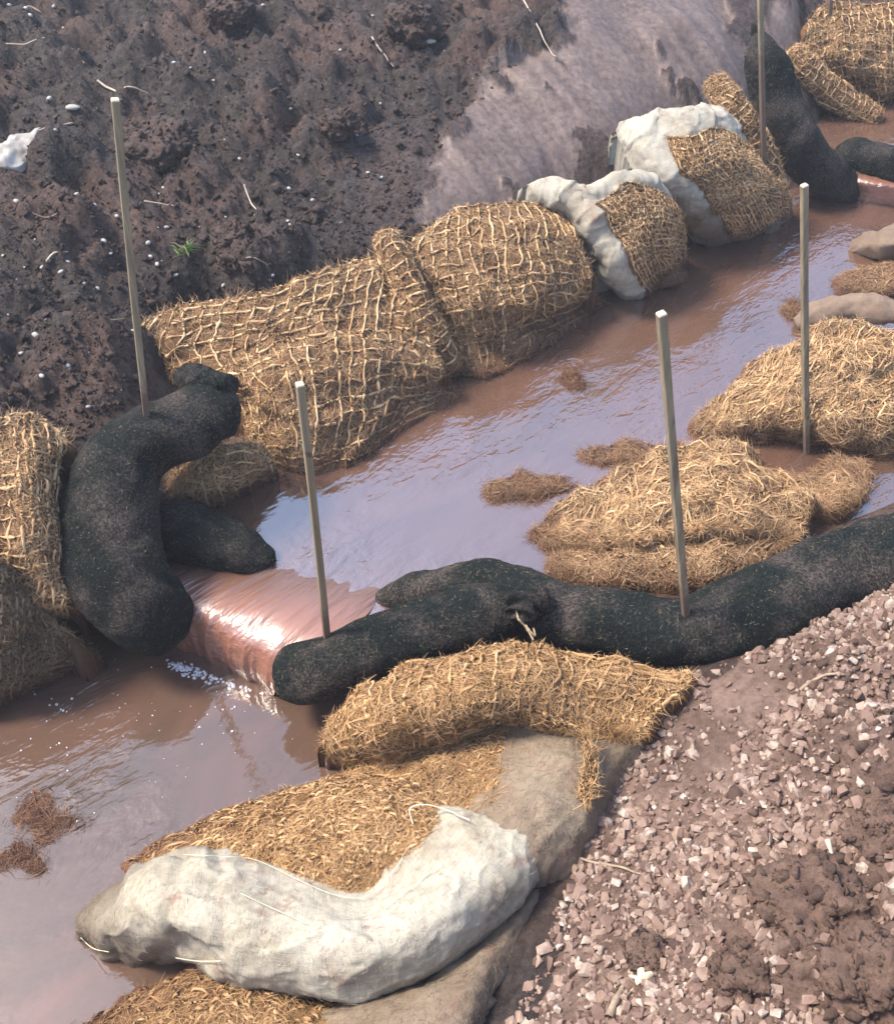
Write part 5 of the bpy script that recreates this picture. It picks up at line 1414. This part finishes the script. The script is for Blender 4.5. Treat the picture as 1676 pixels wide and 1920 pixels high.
# grass tuft
q = on_ground(352, 495)
tg = thing("grass_tuft", "small green grass tuft sprouting on the dark bank", "grass", q)
def blades(n, L, spread, mat, name):
    base = q + rng.normal(0, .012, (n, 3)) * [1, 1, 0]
    d = rng.normal(0, spread, (n, 3)); d[:, 2] = 1; d /= np.linalg.norm(d, axis=1)[:, None]
    ln = rng.uniform(.5, 1, n)[:, None] * L
    t = np.linspace(0, 1, 5)[None, :, None]
    p = base[:, None] + d[:, None] * ln[:, None] * t - np.array([0, 0, 1]) * (ln * .5)[:, None] * t ** 2.2
    s = np.cross(d, [0.3, -1, 0.2]); s /= np.linalg.norm(s, axis=1)[:, None]
    w = 0.0022 * (1 - t ** 2 * .9)
    V = np.stack([p - s[:, None] * w, p + s[:, None] * w], 2)
    F = (grid_faces(5, 2)[None] + (np.arange(n) * 10)[:, None, None]).reshape(-1, 4)
    add(name, (V.reshape(-1, 3), F, np.repeat(rng.random(n), 10)), mat, tg, True)
blades(60, .075, .75, M_GRASS, "green_blades"); blades(30, .1, 1.2, M_STRAW, "dead_blades")
# torn pale sheet at the left edge
qs = [[P(*bank_level(a, b, .24)) + [0, 0, h + .015] for a, b, h in r] for r in [
    [(-40, 292, .01), (0, 288, .02), (40, 272, .03), (80, 254, .02)], [(-40, 310, .03), (0, 305, .05), (38, 295, .05), (72, 285, .04)], [(-40, 332, .01), (0, 328, .02), (35, 325, .015), (62, 312, .015)]]]
ps = patch_surf(np.array(qs), 0.008, 0.014, 14, 0.002, 40.0)
tag(surf_mesh("torn_sheet", ps, M_PLASTIC, None, drop=0.02, out=0.004), "torn pale sheet half buried at the left picture edge", "torn sheet")
# dry leaf
ql = on_ground(1200, 1842)
lv = []
for k in range(24):
    a = k / 24 * 2 * math.pi; rr = 0.021 * (1 + .32 * math.sin(5 * a) + .12 * math.sin(11 * a))
    lv.append([ql[0] + rr * math.cos(a), ql[1] + rr * .8 * math.sin(a), ql[2] + .022 + .009 * math.sin(2 * a) + 0.004 * math.sin(5 * a)])
lv = np.array(lv); low = lv - [0, 0, .0012]; cc = lv.mean(0) - [0, 0, .004]
V = np.concatenate([lv, [cc], low, [cc - [0, 0, .0012]]]); k = np.arange(24); k2 = (k + 1) % 24
o = link_mesh("dry_leaf", V, [np.stack([k, k2, np.full(24, 24)], -1), np.stack([k2 + 25, k + 25, np.full(24, 49)], -1), np.stack([k, k + 25, k2 + 25, k2], -1)], M_LEAF)
tag(o, "pale curled dry leaf on the gravel near the bottom", "leaf")

# ------------------------------------------------------------------ drifting haze in the cutting
bm = bmesh.new(); bmesh.ops.create_cube(bm, size=1.0)
for v in bm.verts: v.co = Vector((v.co.x * 270, v.co.y * 270, -1.6 + (v.co.z + .5) * 4.9))
me = bpy.data.meshes.new("haze"); bm.to_mesh(me); bm.free()
hz = bpy.data.materials.new("haze"); hz.use_nodes = True
hn = hz.node_tree.nodes; hn.clear()
pv = hn.new("ShaderNodeVolumePrincipled"); pv.inputs["Density"].default_value = 0.008; pv.inputs["Color"].default_value = (0.86, 0.88, 0.95, 1); pv.inputs["Anisotropy"].default_value = 0.3
ho = hn.new("ShaderNodeOutputMaterial"); hz.node_tree.links.new(pv.outputs[0], ho.inputs["Volume"])
me.materials.append(hz)
ho_ = bpy.data.objects.new("haze", me); col.objects.link(ho_); kind(ho_, "stuff")
